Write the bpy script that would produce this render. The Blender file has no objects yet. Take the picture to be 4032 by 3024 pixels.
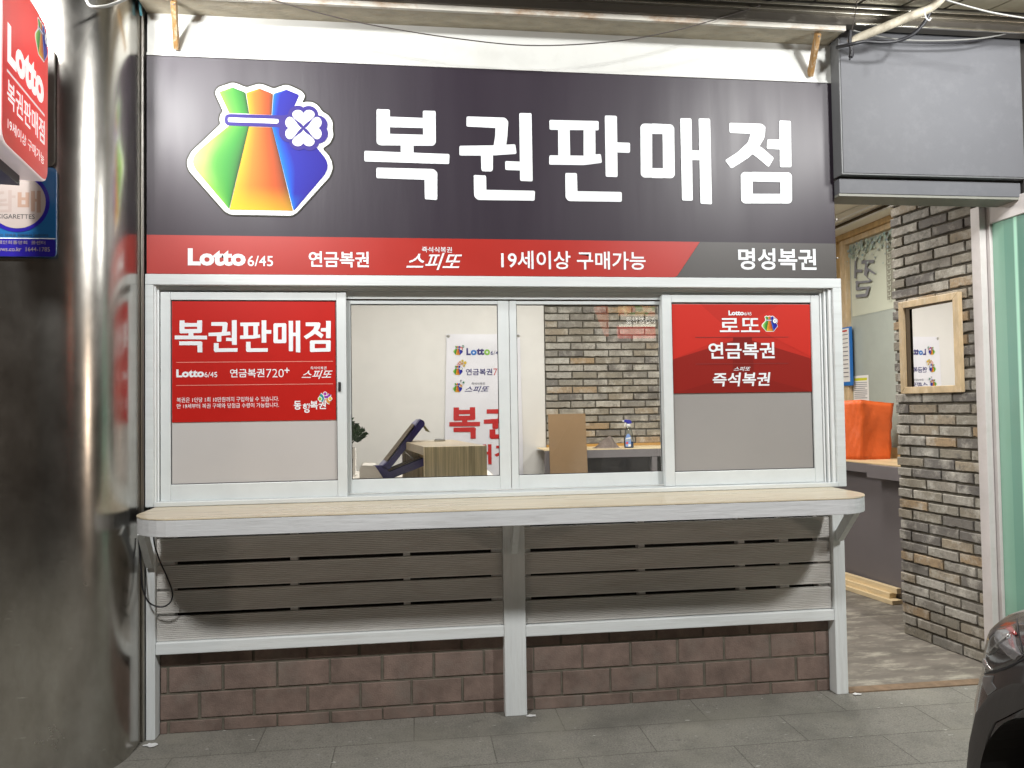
import bpy, math, random
from mathutils import Vector, Matrix
random.seed(7)
S = bpy.context.scene
C = S.collection
R = math.radians
# ------------------------------------------------------------------ camera
CAMP = Vector((0, -3.7, 1.478)); FOC = 3030.0
YAW, PIT, ROL = R(7.33686), R(1.72726), R(-0.86455)
def basis():
    r = Vector((math.cos(YAW), -math.sin(YAW), 0)); f = Vector((math.sin(YAW), math.cos(YAW), 0)); u = Vector((0, 0, 1))
    f, u = f*math.cos(PIT)+u*math.sin(PIT), u*math.cos(PIT)-f*math.sin(PIT)
    r, u = r*math.cos(ROL)+u*math.sin(ROL), u*math.cos(ROL)-r*math.sin(ROL)
    return r, u, f
CR, CU, CF = basis()
cd = bpy.data.cameras.new('camera'); cam = bpy.data.objects.new('camera', cd); C.objects.link(cam)
cd.sensor_width = 36; cd.lens = 36*FOC/4032; cd.clip_start = .05; cd.clip_end = 400
cam.matrix_world = Matrix(((CR.x, CU.x, -CF.x, CAMP.x), (CR.y, CU.y, -CF.y, CAMP.y), (CR.z, CU.z, -CF.z, CAMP.z), (0, 0, 0, 1)))
S.camera = cam
# ------------------------------------------------------------------ world, lamps, exposure
w = bpy.data.worlds.new('World'); S.world = w; w.use_nodes = True
nt = w.node_tree; sky = nt.nodes.new('ShaderNodeTexSky'); sky.sky_type = 'NISHITA'; sky.sun_disc = False
sky.sun_elevation = R(-3.5); sky.sun_rotation = R(200); sky.air_density = .6; sky.dust_density = 3
nt.links.new(sky.outputs[0], nt.nodes['Background'].inputs[0]); nt.nodes['Background'].inputs[1].default_value = .06
def area(name, loc, aim, sx, sy, power, col):
    l = bpy.data.lights.new(name, 'AREA'); l.shape = 'RECTANGLE'; l.size = sx; l.size_y = sy; l.energy = power; l.color = col
    o = bpy.data.objects.new(name, l); C.objects.link(o); o.location = loc
    o.rotation_euler = (Vector(aim)-Vector(loc)).to_track_quat('-Z', 'Y').to_euler(); return o
def bulb(name, loc, power, col, rad=.13):
    l = bpy.data.lights.new(name, 'POINT'); l.shadow_soft_size = rad; l.energy = power; l.color = col
    o = bpy.data.objects.new(name, l); C.objects.link(o); o.location = loc; return o
bulb('street_lamp', (-1.42, -3.0, 3.9), 465, (1, .995, .97), .17)
bulb('street_lamp', (3.0, -3.0, 3.9), 465, (1, .995, .97), .17)
bulb('canopy_lamp', (-1.52, -.9, 3.2), 125, (1, .995, .97), .09)
bulb('canopy_lamp', (2.78, -.95, 3.14), 50, (1, .995, .97), .12)
bulb('street_fill', (-9.5, -6.6, 1.7), 300, (1, .8, .64), .35)  # added pair of warm fill bulbs to lift the shade, no known source
bulb('street_fill', (9.0, -6.6, 1.7), 280, (1, .8, .64), .35)
area('room_lamp', (.6, 1.55, 2.97), (.6, 1.6, 0), 1.6, .5, 80, (1, .97, .925))
area('room_lamp', (2.75, 1.7, 2.97), (2.8, 1.75, 0), .7, .5, 46, (1, .97, .925))
S.view_settings.view_transform = 'Standard'; S.view_settings.look = 'None'; S.view_settings.exposure = 0; S.view_settings.gamma = 1
S.cycles.max_bounces = 8; S.cycles.transparent_max_bounces = 16; S.cycles.use_denoising = True
S.cycles.sample_clamp_indirect = 6; S.cycles.caustics_reflective = False; S.cycles.caustics_refractive = False

# ------------------------------------------------------------------ surveying: pixel of the survey photo + a known plane -> point in metres
def ray(x, y): return CF + CR*((x-2016)/FOC) - CU*((y-1512)/FOC)
def bY(x, y, Y): v = ray(x, y); return CAMP+v*((Y-CAMP.y)/v.y)
def bZ(x, y, Z): v = ray(x, y); return CAMP+v*((Z-CAMP.z)/v.z)
def bX(x, y, X): v = ray(x, y); return CAMP+v*((X-CAMP.x)/v.x)
def box2(x0, y0, x1, y1, Y):          # -> u0,u1,v0,v1 on a plane parallel to the shopfront
    ps = [bY(*p, Y) for p in ((x0, y0), (x1, y0), (x1, y1), (x0, y1))]
    return ((ps[0].x+ps[3].x)/2, (ps[1].x+ps[2].x)/2, (ps[2].z+ps[3].z)/2, (ps[0].z+ps[1].z)/2)

# ------------------------------------------------------------------ materials
def mat(name, col, rough=.5, metal=0, var=0, vscale=6, bump=0, bscale=60, stretch=(1, 1, 1), emit=0, coat=0, spec=.5, rvar=0, dirt=None, dscale=3, damt=.5, ecol=None):
    m = bpy.data.materials.new(name); m.use_nodes = True; n = m.node_tree.nodes; L = m.node_tree.links; b = n['Principled BSDF']
    b.inputs['Base Color'].default_value = (*col, 1); b.inputs['Roughness'].default_value = rough; b.inputs['Metallic'].default_value = metal
    b.inputs['Coat Weight'].default_value = coat; b.inputs['Specular IOR Level'].default_value = spec; b.inputs['Coat Roughness'].default_value = .08
    if emit:
        b.inputs['Emission Color'].default_value = (*(ecol or col), 1); b.inputs['Emission Strength'].default_value = emit
    if var or bump or rvar or dirt:
        tc = n.new('ShaderNodeTexCoord'); mp = n.new('ShaderNodeMapping'); mp.inputs['Scale'].default_value = stretch
        L.new(tc.outputs['Object'], mp.inputs['Vector'])
    out = None
    if var:
        t = n.new('ShaderNodeTexNoise'); t.inputs['Scale'].default_value = vscale; t.inputs['Detail'].default_value = 8; t.inputs['Roughness'].default_value = .65
        L.new(mp.outputs[0], t.inputs['Vector'])
        r = n.new('ShaderNodeValToRGB'); e = r.color_ramp.elements
        e[0].position = .3; e[1].position = .7
        e[0].color = (*[max(0, c*(1-var)) for c in col], 1); e[1].color = (*[min(1, c*(1+var)) for c in col], 1)
        L.new(t.outputs['Fac'], r.inputs['Fac']); out = r.outputs['Color']
    if dirt:
        t = n.new('ShaderNodeTexNoise'); t.inputs['Scale'].default_value = dscale; t.inputs['Detail'].default_value = 10; t.inputs['Roughness'].default_value = .7
        L.new(mp.outputs[0], t.inputs['Vector'])
        r = n.new('ShaderNodeValToRGB'); r.color_ramp.elements[0].position = .5; r.color_ramp.elements[1].position = .68
        r.color_ramp.elements[1].color = (damt, damt, damt, 1)
        L.new(t.outputs['Fac'], r.inputs['Fac'])
        mx = n.new('ShaderNodeMix'); mx.data_type = 'RGBA'; L.new(r.outputs['Color'], mx.inputs[0])
        if out: L.new(out, mx.inputs[6])
        else: mx.inputs[6].default_value = (*col, 1)
        mx.inputs[7].default_value = (*dirt, 1); out = mx.outputs[2]
    if out: L.new(out, b.inputs['Base Color'])
    if rvar:
        t = n.new('ShaderNodeTexNoise'); t.inputs['Scale'].default_value = vscale*.7; t.inputs['Detail'].default_value = 6
        L.new(mp.outputs[0], t.inputs['Vector']); mr = n.new('ShaderNodeMapRange')
        mr.inputs[1].default_value = .3; mr.inputs[2].default_value = .7; mr.inputs[3].default_value = max(.02, rough-rvar); mr.inputs[4].default_value = rough+rvar
        L.new(t.outputs['Fac'], mr.inputs[0]); L.new(mr.outputs[0], b.inputs['Roughness'])
    if bump:
        t = n.new('ShaderNodeTexNoise'); t.inputs['Scale'].default_value = bscale; t.inputs['Detail'].default_value = 6
        L.new(mp.outputs[0], t.inputs['Vector']); bp = n.new('ShaderNodeBump'); bp.inputs['Strength'].default_value = bump; bp.inputs['Distance'].default_value = .004
        L.new(t.outputs['Fac'], bp.inputs['Height']); L.new(bp.outputs[0], b.inputs['Normal'])
    return m
def nodes(m): return m.node_tree.nodes, m.node_tree.links, m.node_tree.nodes['Principled BSDF']

M = {}
M['paint'] = mat('white_wood_paint', (.6, .635, .64), .42, var=.06, vscale=5, bump=.25, bscale=30, stretch=(.25, 1, 4), dirt=(.42, .42, .4), dscale=9, damt=.25)
M['paint_v'] = mat('white_post_paint', (.72, .75, .755), .45, var=.07, vscale=5, bump=.3, bscale=30, stretch=(4, 4, .3), dirt=(.4, .39, .36), dscale=9, damt=.3)
M['paint_rail'] = mat('white_rail_paint', (.72, .75, .755), .45, var=.05, vscale=5, bump=.3, bscale=30, stretch=(.3, 4, 4), dirt=(.45, .43, .4), dscale=9, damt=.3)
M['sash'] = mat('white_sash_paint', (.61, .645, .65), .35, var=.04, vscale=8, bump=.12, bscale=40)
M['apron'] = mat('grey_white_edge_paint', (.56, .575, .59), .5, var=.08, vscale=7, bump=.5, bscale=22, stretch=(.3, 1, 3), dirt=(.36, .36, .36), dscale=20, damt=.35)
M['board'] = mat('white_board', (.56, .57, .55), .5, var=.04, vscale=2.5, bump=.15, bscale=14, dirt=(.47, .47, .44), dscale=4, damt=.4)
M['veneer'] = mat('pale_wood_veneer', (.6, .52, .38), .3, var=.12, vscale=6, stretch=(.35, 6, 1), rvar=.06)
M['edge'] = mat('dark_edge_line', (.1, .09, .085), .6)
M['charcoal'] = mat('charcoal_sign_vinyl', (.024, .017, .027), .42, var=.07, vscale=2.2, stretch=(3, 1, .35), bump=.14, bscale=5, spec=.4, rvar=.06)
M['grey_band'] = mat('dark_grey_band_vinyl', (.05, .046, .044), .42, var=.05, spec=.6)
M['red'] = mat('red_vinyl', (.36, .014, .007), .4, var=.06, vscale=2, spec=.55, rvar=.05)
M['red_poster'] = mat('red_poster_print', (.44, .012, .008), .3, var=.04, vscale=3, spec=.5)
M['white'] = mat('white_lettering', (.74, .77, .8), .4, var=.02)
M['white_paper'] = mat('white_banner_cloth', (.74, .73, .78), .35, var=.02, bump=.1, bscale=6)
M['navy'] = mat('navy_print', (.03, .025, .16), .4)
M['print_red'] = mat('red_print', (.5, .02, .02), .4)
M['print_grey'] = mat('grey_print', (.15, .15, .18), .5)
M['lblue'] = mat('blue_print', (.02, .16, .5), .4)
M['green_p'] = mat('green_print', (.22, .45, .06), .4)
M['black'] = mat('black_print', (.02, .02, .022), .5)
M['pink_line'] = mat('pink_line_print', (.65, .25, .2), .5)
M['dark_line'] = mat('dark_red_line', (.2, .012, .01), .5)
M['block'] = mat('red_brown_block', (.185, .132, .11), .88, var=.3, vscale=9, bump=.5, bscale=140, dirt=(.2, .17, .145), dscale=5, damt=.6)
M['mortar'] = mat('grey_mortar', (.13, .115, .09), .9, var=.25, vscale=14, bump=.6, bscale=60)
M['steel_trim'] = mat('steel_trim', (.55, .53, .49), .3, 1, var=.15, vscale=10, stretch=(1, 1, .2))
M['dark'] = mat('dark_gap', (.02, .018, .017), .8)
M['black_plastic'] = mat('black_plastic', (.015, .015, .018), .45)
M['rubber'] = mat('black_cable_sheath', (.012, .012, .016), .5)
M['cable_grey'] = mat('grey_cable_sheath', (.2, .2, .19), .5)
M['cable_thin'] = mat('dark_thin_cable', (.06, .05, .045), .6)
M['conduit'] = mat('dusty_beige_conduit', (.36, .33, .26), .6, var=.3, vscale=18, dirt=(.16, .13, .09), dscale=14, damt=.7)
M['osb'] = mat('grimy_strand_board', (.4, .36, .28), .75, var=.3, vscale=9, stretch=(1, 2.4, 1), bump=.8, bscale=20, dirt=(.27, .2, .12), dscale=18, damt=.6)
M['shelf_edge'] = mat('peeling_painted_edge', (.62, .6, .54), .6, stretch=(.7, 1, 1.5), var=.1, dirt=(.36, .2, .085), dscale=5.5, damt=.95, bump=.3)
M['wood_bracket'] = mat('orange_brown_pine', (.27, .15, .05), .55, var=.25, vscale=8, stretch=(5, 5, .6), dirt=(.6, .56, .46), dscale=9, damt=.55)
M['greybox'] = mat('grey_sign_sheet', (.118, .121, .132), .6, spec=.25, var=.05, vscale=2, bump=.1, bscale=160, dirt=(.17, .173, .186), dscale=12, damt=.25)
M['greyside'] = mat('dark_grey_box_side', (.13, .135, .14), .5, var=.1)
M['soffit'] = mat('green_grey_soffit', (.2, .2, .175), .55, var=.06)
M['galv'] = mat('galvanised_sheet', (.13, .12, .105), .5, .7, var=.3, vscale=5, stretch=(.4, 2, 2), dirt=(.1, .085, .06), dscale=5, damt=.7)
M['bright_metal'] = mat('bright_aluminium_trim', (.55, .53, .47), .3, 1, var=.1, vscale=12)
M['canopy'] = mat('canopy_panel', (.24, .215, .15), .5, .3, var=.25, vscale=3.5, dirt=(.12, .1, .06), dscale=3, damt=.6)
M['wall_white'] = mat('white_interior_wall', (.72, .7, .675), .7, var=.02, vscale=2, bump=.08, bscale=90)
M['ceiling'] = mat('cream_ceiling', (.75, .72, .64), .8)
M['pine'] = mat('pale_pine', (.62, .47, .27), .5, var=.18, vscale=5, stretch=(8, .5, 8))
M['timber'] = mat('planed_pale_timber', (.78, .62, .38), .5, var=.1, vscale=5, stretch=(8, .5, 8))
M['pine_wall'] = mat('knotty_pine_cladding', (.5, .34, .16), .55, var=.3, vscale=6, stretch=(1, 2, .5), dirt=(.26, .15, .06), dscale=5, damt=.6)
M['grey_panel'] = mat('grey_counter_panel', (.165, .148, .152), .5, var=.06, vscale=2)
M['oak'] = mat('streaky_oak_laminate', (.66, .52, .31), .45, var=.45, vscale=6, stretch=(16, 16, .35))
M['oak_top'] = mat('oak_laminate_top', (.34, .27, .185), .4, var=.15, vscale=8, stretch=(1, 8, 1))
M['mdf'] = mat('brown_fibreboard', (.3, .19, .1), .75, var=.06, vscale=30, dirt=(.22, .13, .06), dscale=30, damt=.25)
M['indigo'] = mat('indigo_plastic', (.026, .02, .13), .35, bump=.1, bscale=200)
M['indigo_top'] = mat('pale_indigo_plastic', (.17, .165, .27), .4)
M['cream_plastic'] = mat('cream_plastic', (.62, .58, .53), .4)
M['screen'] = mat('grey_screen_glass', (.6, .61, .6), .4)
M['leaf'] = mat('dark_green_leaf', (.02, .05, .018), .3, var=.35, vscale=20)
M['ceramic'] = mat('white_ceramic', (.75, .72, .68), .25)
M['soil'] = mat('soil', (.06, .035, .02), .9)
M['towel'] = mat('taupe_towel', (.16, .125, .108), .95, var=.12, vscale=25, bump=.8, bscale=220)
M['hem'] = mat('pale_towel_hem', (.42, .36, .3), .9)
M['bluecap'] = mat('blue_sprayer_plastic', (.02, .02, .36), .3)
M['blue_liquid'] = mat('blue_liquid', (.01, .09, .32), .15)
M['label_blue'] = mat('pale_blue_label', (.22, .35, .7), .35)
M['whiteplastic'] = mat('white_plastic', (.8, .8, .8), .3)
M['orange'] = mat('orange_bag_fabric', (.66, .11, .016), .55, var=.1, vscale=6, bump=.7, bscale=18)
M['paper'] = mat('white_notice_paper', (.78, .76, .74), .6)
M['poster_bg'] = mat('pale_window_poster', (.52, .54, .44), .35)
M['frost'] = mat('frosted_green_pane', (.36, .39, .35), .25, var=.04)
M['film_l'] = mat('pale_grey_window_film', (.5, .483, .472), .28, var=.02, vscale=1.5, coat=.35)
M['film_r'] = mat('darker_grey_window_film', (.3, .288, .278), .2, var=.03, vscale=1.5, coat=.5)  # one even grey, darker than the left sash film
M['door_white'] = mat('pinkish_white_door_paint', (.6, .56, .55), .4, var=.05, vscale=5, dirt=(.42, .38, .34), dscale=6, damt=.3)
M['frame_wood'] = mat('bleached_pine_frame', (.56, .42, .25), .5, var=.2, vscale=7, stretch=(3, 3, 1), dirt=(.68, .6, .48), dscale=8, damt=.5)
M['strip_dark'] = mat('dark_brown_strip', (.09, .06, .03), .6)
M['car'] = mat('dark_grey_car_paint', (.05, .046, .046), .22, .4, coat=1)
M['cladding'] = mat('grey_plastic_cladding', (.035, .032, .03), .55, bump=.2, bscale=250)
M['bumper'] = mat('bumper_corner_reflection', (.16, .16, .165), .3, .5, coat=1)  # light grey puts a reflection into the bumper colour
M['lens'] = mat('clear_lamp_lens', (.3, .29, .3), .16, .6, coat=1)
M['lens_rim'] = mat('silver_lamp_rim', (.55, .55, .54), .2, .8)
M['lens_dark'] = mat('smoked_lamp_housing', (.06, .055, .055), .12, .3, coat=1)
M['lens_red'] = mat('red_lamp_reflector', (.3, .03, .03), .2, coat=1)
M['tyre'] = mat('tyre_rubber', (.012, .012, .012), .8)
M['lamp_white'] = mat('lit_white_acrylic', (.75, .68, .68), .35, emit=.22, ecol=(1, .86, .86))
M['lit_letter'] = mat('lit_white_letter', (.8, .8, .8), .35, emit=.55, ecol=(1, .95, .95))
M['lit_line'] = mat('lit_pale_line', (.8, .7, .7), .35, emit=.35, ecol=(1, .85, .85))
M['cig_blue'] = mat('sky_blue_sign_face', (.01, .09, .24), .3, coat=.3)
M['cig_navy'] = mat('navy_sign_band', (.014, .008, .2), .3, coat=.3)
M['cig_disc'] = mat('shaded_white_disc', (.29, .245, .225), .4)  # box sign's shade put into the disc, lettering and blue face colours
M['cig_shaded'] = mat('shaded_pink_lettering', (.25, .16, .12), .4)
M['cig_grey'] = mat('pale_shaded_lettering', (.265, .21, .19), .4)
M['plate'] = mat('shaded_sign_plate', (.06, .05, .042), .5, .0, var=.1)  # plate colour darkened to carry the box sign's shade
M['mirror'] = mat('mirror_glass', (.9, .9, .88), .015, 1)

def mk_print():
    m = mat('printed_artwork', (1, 1, 1), .5, spec=.2); n, L, b = nodes(m)
    a = n.new('ShaderNodeVertexColor'); a.layer_name = 'Col'; L.new(a.outputs['Color'], b.inputs['Base Color']); return m
M['print'] = mk_print()
def mk_print_lit():
    m = mat('lit_printed_artwork', (1, 1, 1), .4); n, L, b = nodes(m)
    a = n.new('ShaderNodeVertexColor'); a.layer_name = 'Col'; L.new(a.outputs['Color'], b.inputs['Base Color']); L.new(a.outputs['Color'], b.inputs['Emission Color']); b.inputs['Emission Strength'].default_value = .35; return m
M['print_lit'] = mk_print_lit()
def mk_glass(name, tint=(.96, .97, .96), refl=1.0):
    m = bpy.data.materials.new(name); m.use_nodes = True; n = m.node_tree.nodes; L = m.node_tree.links; n.clear()
    o = n.new('ShaderNodeOutputMaterial'); t = n.new('ShaderNodeBsdfTransparent'); t.inputs[0].default_value = (*tint, 1)
    g = n.new('ShaderNodeBsdfGlossy'); g.inputs['Roughness'].default_value = .01
    f = n.new('ShaderNodeFresnel'); f.inputs['IOR'].default_value = 1.5; mx = n.new('ShaderNodeMixShader')
    L.new(f.outputs[0], mx.inputs[0]); L.new(t.outputs[0], mx.inputs[1]); L.new(g.outputs[0], mx.inputs[2])
    d = n.new('ShaderNodeBsdfDiffuse'); d.inputs[0].default_value = (.7, .7, .68, 1); nz = n.new('ShaderNodeTexNoise'); nz.inputs['Scale'].default_value = 5; nz.inputs['Detail'].default_value = 8
    tc = n.new('ShaderNodeTexCoord'); L.new(tc.outputs['Object'], nz.inputs['Vector']); q = n.new('ShaderNodeMapRange'); q.inputs[1].default_value = .4; q.inputs[2].default_value = .8; q.inputs[4].default_value = .045
    m2 = n.new('ShaderNodeMixShader'); L.new(nz.outputs['Fac'], q.inputs[0]); L.new(q.outputs[0], m2.inputs[0]); L.new(mx.outputs[0], m2.inputs[1]); L.new(d.outputs[0], m2.inputs[2]); L.new(m2.outputs[0], o.inputs[0]); return m
M['glass'] = mk_glass('window_glass'); M['bottle'] = mk_glass('clear_bottle_plastic', (.86, .9, .9))
def mk_brick(name, cols):
    m = mat(name, (.3, .3, .3), .85); n, L, b = nodes(m)
    g = n.new('ShaderNodeNewGeometry'); r = n.new('ShaderNodeValToRGB'); r.color_ramp.interpolation = 'CONSTANT'
    e = r.color_ramp.elements
    for i, c in enumerate(cols):
        el = e[0] if i == 0 else (e[1] if i == 1 else e.new(i/len(cols)))
        el.position = i/len(cols); el.color = (*c, 1)
    L.new(g.outputs['Random Per Island'], r.inputs['Fac'])
    tc = n.new('ShaderNodeTexCoord'); add = n.new('ShaderNodeVectorMath'); add.operation = 'ADD'
    cx = n.new('ShaderNodeCombineXYZ'); ml = n.new('ShaderNodeMath'); ml.operation = 'MULTIPLY'; ml.inputs[1].default_value = 37
    L.new(g.outputs['Random Per Island'], ml.inputs[0]); L.new(ml.outputs[0], cx.inputs[0]); L.new(ml.outputs[0], cx.inputs[2])
    L.new(tc.outputs['Object'], add.inputs[0]); L.new(cx.outputs[0], add.inputs[1])
    def noise(sc, det, lo, hi, amt):
        t = n.new('ShaderNodeTexNoise'); t.inputs['Scale'].default_value = sc; t.inputs['Detail'].default_value = det; t.inputs['Roughness'].default_value = .7
        L.new(add.outputs[0], t.inputs['Vector']); q = n.new('ShaderNodeMapRange'); q.inputs[1].default_value = lo; q.inputs[2].default_value = hi; q.inputs[4].default_value = amt
        L.new(t.outputs['Fac'], q.inputs[0]); return t, q.outputs[0]
    last = r.outputs['Color']
    for sc, lo, hi, amt, col in ((7, .48, .66, .8, (.58, .55, .49)), (16, .54, .66, .6, (.1, .092, .084)), (60, .45, .75, .55, (.15, .13, .105))):
        t, q = noise(sc, 8, lo, hi, amt); mx = n.new('ShaderNodeMix'); mx.data_type = 'RGBA'
        L.new(q, mx.inputs[0]); L.new(last, mx.inputs[6]); mx.inputs[7].default_value = (*col, 1); last = mx.outputs[2]
    L.new(last, b.inputs['Base Color'])
    t, q = noise(45, 10, 0, 1, 1); bp = n.new('ShaderNodeBump'); bp.inputs['Strength'].default_value = .9; bp.inputs['Distance'].default_value = .006
    L.new(t.outputs['Fac'], bp.inputs['Height']); L.new(bp.outputs[0], b.inputs['Normal']); return m
M['brick'] = mk_brick('antique_brick', [(0.28, 0.257, 0.214), (0.327, 0.272, 0.2), (0.248, 0.229, 0.2), (0.159, 0.146, 0.135), (0.3, 0.272, 0.229), (0.365, 0.262, 0.158), (0.384, 0.361, 0.322), (0.266, 0.239, 0.191), (0.177, 0.163, 0.148), (0.318, 0.295, 0.256), (0.28, 0.244, 0.191), (0.253, 0.239, 0.214)])
M['slat'] = mat('grooved_grey_decking', (.6, .585, .56), .6, var=.09, vscale=5, stretch=(.4, 1, 3), dirt=(.4, .36, .31), dscale=7, damt=.35)
def mk_steel():
    m = mat('scuffed_stainless_steel', (.5, .47, .42), .2, 1); n, L, b = nodes(m)
    tc = n.new('ShaderNodeTexCoord')
    def nz(sc, st, det):
        mp = n.new('ShaderNodeMapping'); mp.inputs['Scale'].default_value = st; L.new(tc.outputs['Object'], mp.inputs['Vector'])
        t = n.new('ShaderNodeTexNoise'); t.inputs['Scale'].default_value = sc; t.inputs['Detail'].default_value = det; t.inputs['Roughness'].default_value = .65
        L.new(mp.outputs[0], t.inputs['Vector']); return t
    a = nz(3, (1, 1, .8), 8); q = n.new('ShaderNodeMapRange'); q.inputs[1].default_value = .3; q.inputs[2].default_value = .75; q.inputs[3].default_value = .2; q.inputs[4].default_value = .29
    L.new(a.outputs['Fac'], q.inputs[0]); L.new(q.outputs[0], b.inputs['Roughness'])
    c = nz(5, (2, 2, 1), 10); r = n.new('ShaderNodeValToRGB'); r.color_ramp.elements[0].position = .35; r.color_ramp.elements[1].position = .65
    r.color_ramp.elements[0].color = (.4, .38, .345, 1); r.color_ramp.elements[1].color = (.52, .505, .47, 1)
    L.new(c.outputs['Fac'], r.inputs['Fac'])
    s = nz(9, (1.2, 1.2, 9), 12); sr = n.new('ShaderNodeMapRange'); sr.inputs[1].default_value = .66; sr.inputs[2].default_value = .72; L.new(s.outputs['Fac'], sr.inputs[0])
    mx = n.new('ShaderNodeMix'); mx.data_type = 'RGBA'; L.new(sr.outputs[0], mx.inputs[0]); L.new(r.outputs['Color'], mx.inputs[6]); mx.inputs[7].default_value = (.75, .74, .7, 1)
    L.new(mx.outputs[2], b.inputs['Base Color'])
    g = nz(2.6, (1.3, 1.3, 1), 4); bp = n.new('ShaderNodeBump'); bp.inputs['Strength'].default_value = .05; bp.inputs['Distance'].default_value = .02
    L.new(g.outputs['Fac'], bp.inputs['Height']); L.new(bp.outputs[0], b.inputs['Normal']); return m
M['steel'] = mk_steel()
def mk_pavement():
    m = mat('granite_paving', (.2, .2, .17), .7); n, L, b = nodes(m)
    tc = n.new('ShaderNodeTexCoord'); mp = n.new('ShaderNodeMapping'); mp.inputs['Location'].default_value = (-.33+.685*20, .2+.275*40, 0)
    L.new(tc.outputs['Object'], mp.inputs['Vector'])
    br = n.new('ShaderNodeTexBrick'); br.inputs['Scale'].default_value = 1; br.inputs['Brick Width'].default_value = .685; br.inputs['Row Height'].default_value = .275
    br.inputs['Mortar Size'].default_value = .0028; br.inputs['Mortar Smooth'].default_value = .3; br.offset = .5
    br.inputs['Color1'].default_value = (.2, .19, .168, 1); br.inputs['Color2'].default_value = (.222, .212, .187, 1); br.inputs['Mortar'].default_value = (.085, .08, .068, 1)
    L.new(mp.outputs[0], br.inputs['Vector']); last = br.outputs['Color']
    for sc, lo, hi, amt, col, st in ((150, .5, .68, .6, (.38, .35, .29), (1, 1, 1)), (110, .52, .7, .6, (.08, .075, .064), (1, 1, 1)), (22, .5, .7, .3, (.12, .115, .095), (1, 1, 1)), (3.2, .48, .72, .5, (.095, .092, .08), (1, 1, 1)), (2.2, .52, .7, .5, (.27, .255, .21), (1, 1, 1)), (26, .69, .72, .8, (.55, .54, .5), (.6, 1.6, 1)), (7, .7, .76, .7, (.05, .045, .04), (.7, 1.4, 1))):
        mq = n.new('ShaderNodeMapping'); mq.inputs['Scale'].default_value = st; L.new(tc.outputs['Object'], mq.inputs['Vector'])
        t = n.new('ShaderNodeTexNoise'); t.inputs['Scale'].default_value = sc; t.inputs['Detail'].default_value = 6; L.new(mq.outputs[0], t.inputs['Vector'])
        q = n.new('ShaderNodeMapRange'); q.inputs[1].default_value = lo; q.inputs[2].default_value = hi; q.inputs[4].default_value = amt; L.new(t.outputs['Fac'], q.inputs[0])
        mx = n.new('ShaderNodeMix'); mx.data_type = 'RGBA'; L.new(q.outputs[0], mx.inputs[0]); L.new(last, mx.inputs[6]); mx.inputs[7].default_value = (*col, 1); last = mx.outputs[2]
    L.new(last, b.inputs['Base Color'])
    t = n.new('ShaderNodeTexNoise'); t.inputs['Scale'].default_value = 110; L.new(tc.outputs['Object'], t.inputs['Vector'])
    ad = n.new('ShaderNodeMath'); ad.operation = 'SUBTRACT'; L.new(t.outputs['Fac'], ad.inputs[0]); L.new(br.outputs['Fac'], ad.inputs[1])
    bp = n.new('ShaderNodeBump'); bp.inputs['Strength'].default_value = .5; bp.inputs['Distance'].default_value = .004; L.new(ad.outputs[0], bp.inputs['Height']); L.new(bp.outputs[0], b.inputs['Normal']); return m
M['pavement'] = mk_pavement()
M['floor_in'] = mat('smeared_concrete_floor', (.16, .142, .12), .6, var=.35, vscale=3, stretch=(.8, 2.2, 1), dirt=(.42, .39, .32), dscale=5.5, damt=.85, bump=.2, bscale=30)
M['rust'] = mat('rusty_threshold_strip', (.2, .135, .085), .8, var=.25, vscale=20)
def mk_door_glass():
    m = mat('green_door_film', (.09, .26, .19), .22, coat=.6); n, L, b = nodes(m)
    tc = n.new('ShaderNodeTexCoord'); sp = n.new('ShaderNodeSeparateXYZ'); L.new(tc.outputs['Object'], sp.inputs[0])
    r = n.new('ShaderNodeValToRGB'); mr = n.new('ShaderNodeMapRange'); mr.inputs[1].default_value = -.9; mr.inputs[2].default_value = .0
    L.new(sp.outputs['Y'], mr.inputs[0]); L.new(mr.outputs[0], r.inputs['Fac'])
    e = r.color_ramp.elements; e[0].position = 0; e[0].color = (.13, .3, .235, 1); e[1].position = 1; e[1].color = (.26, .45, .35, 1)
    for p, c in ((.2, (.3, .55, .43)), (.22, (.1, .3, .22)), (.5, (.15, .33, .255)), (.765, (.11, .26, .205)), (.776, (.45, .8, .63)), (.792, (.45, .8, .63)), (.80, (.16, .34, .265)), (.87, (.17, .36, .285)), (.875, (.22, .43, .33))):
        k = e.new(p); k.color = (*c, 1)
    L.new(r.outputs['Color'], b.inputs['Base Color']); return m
M['door_glass'] = mk_door_glass()
def mk_lit_red():
    m = mat('lit_red_sign_face', (.42, .02, .018), .35); n, L, b = nodes(m)
    tc = n.new('ShaderNodeTexCoord'); mp = n.new('ShaderNodeMapping'); mp.inputs['Location'].default_value = (.045, -.29, -.36); mp.inputs['Scale'].default_value = (1, 1, .8)
    L.new(tc.outputs['Object'], mp.inputs['Vector']); g = n.new('ShaderNodeVectorMath'); g.operation = 'LENGTH'; L.new(mp.outputs[0], g.inputs[0])
    r = n.new('ShaderNodeMapRange'); r.inputs[1].default_value = 0; r.inputs[2].default_value = .4; r.inputs[3].default_value = .75; r.inputs[4].default_value = .2
    L.new(g.outputs['Value'], r.inputs[0]); L.new(r.outputs[0], b.inputs['Emission Strength']); b.inputs['Emission Color'].default_value = (1, .05, .045, 1); return m
M['lit_red'] = mk_lit_red()

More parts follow.
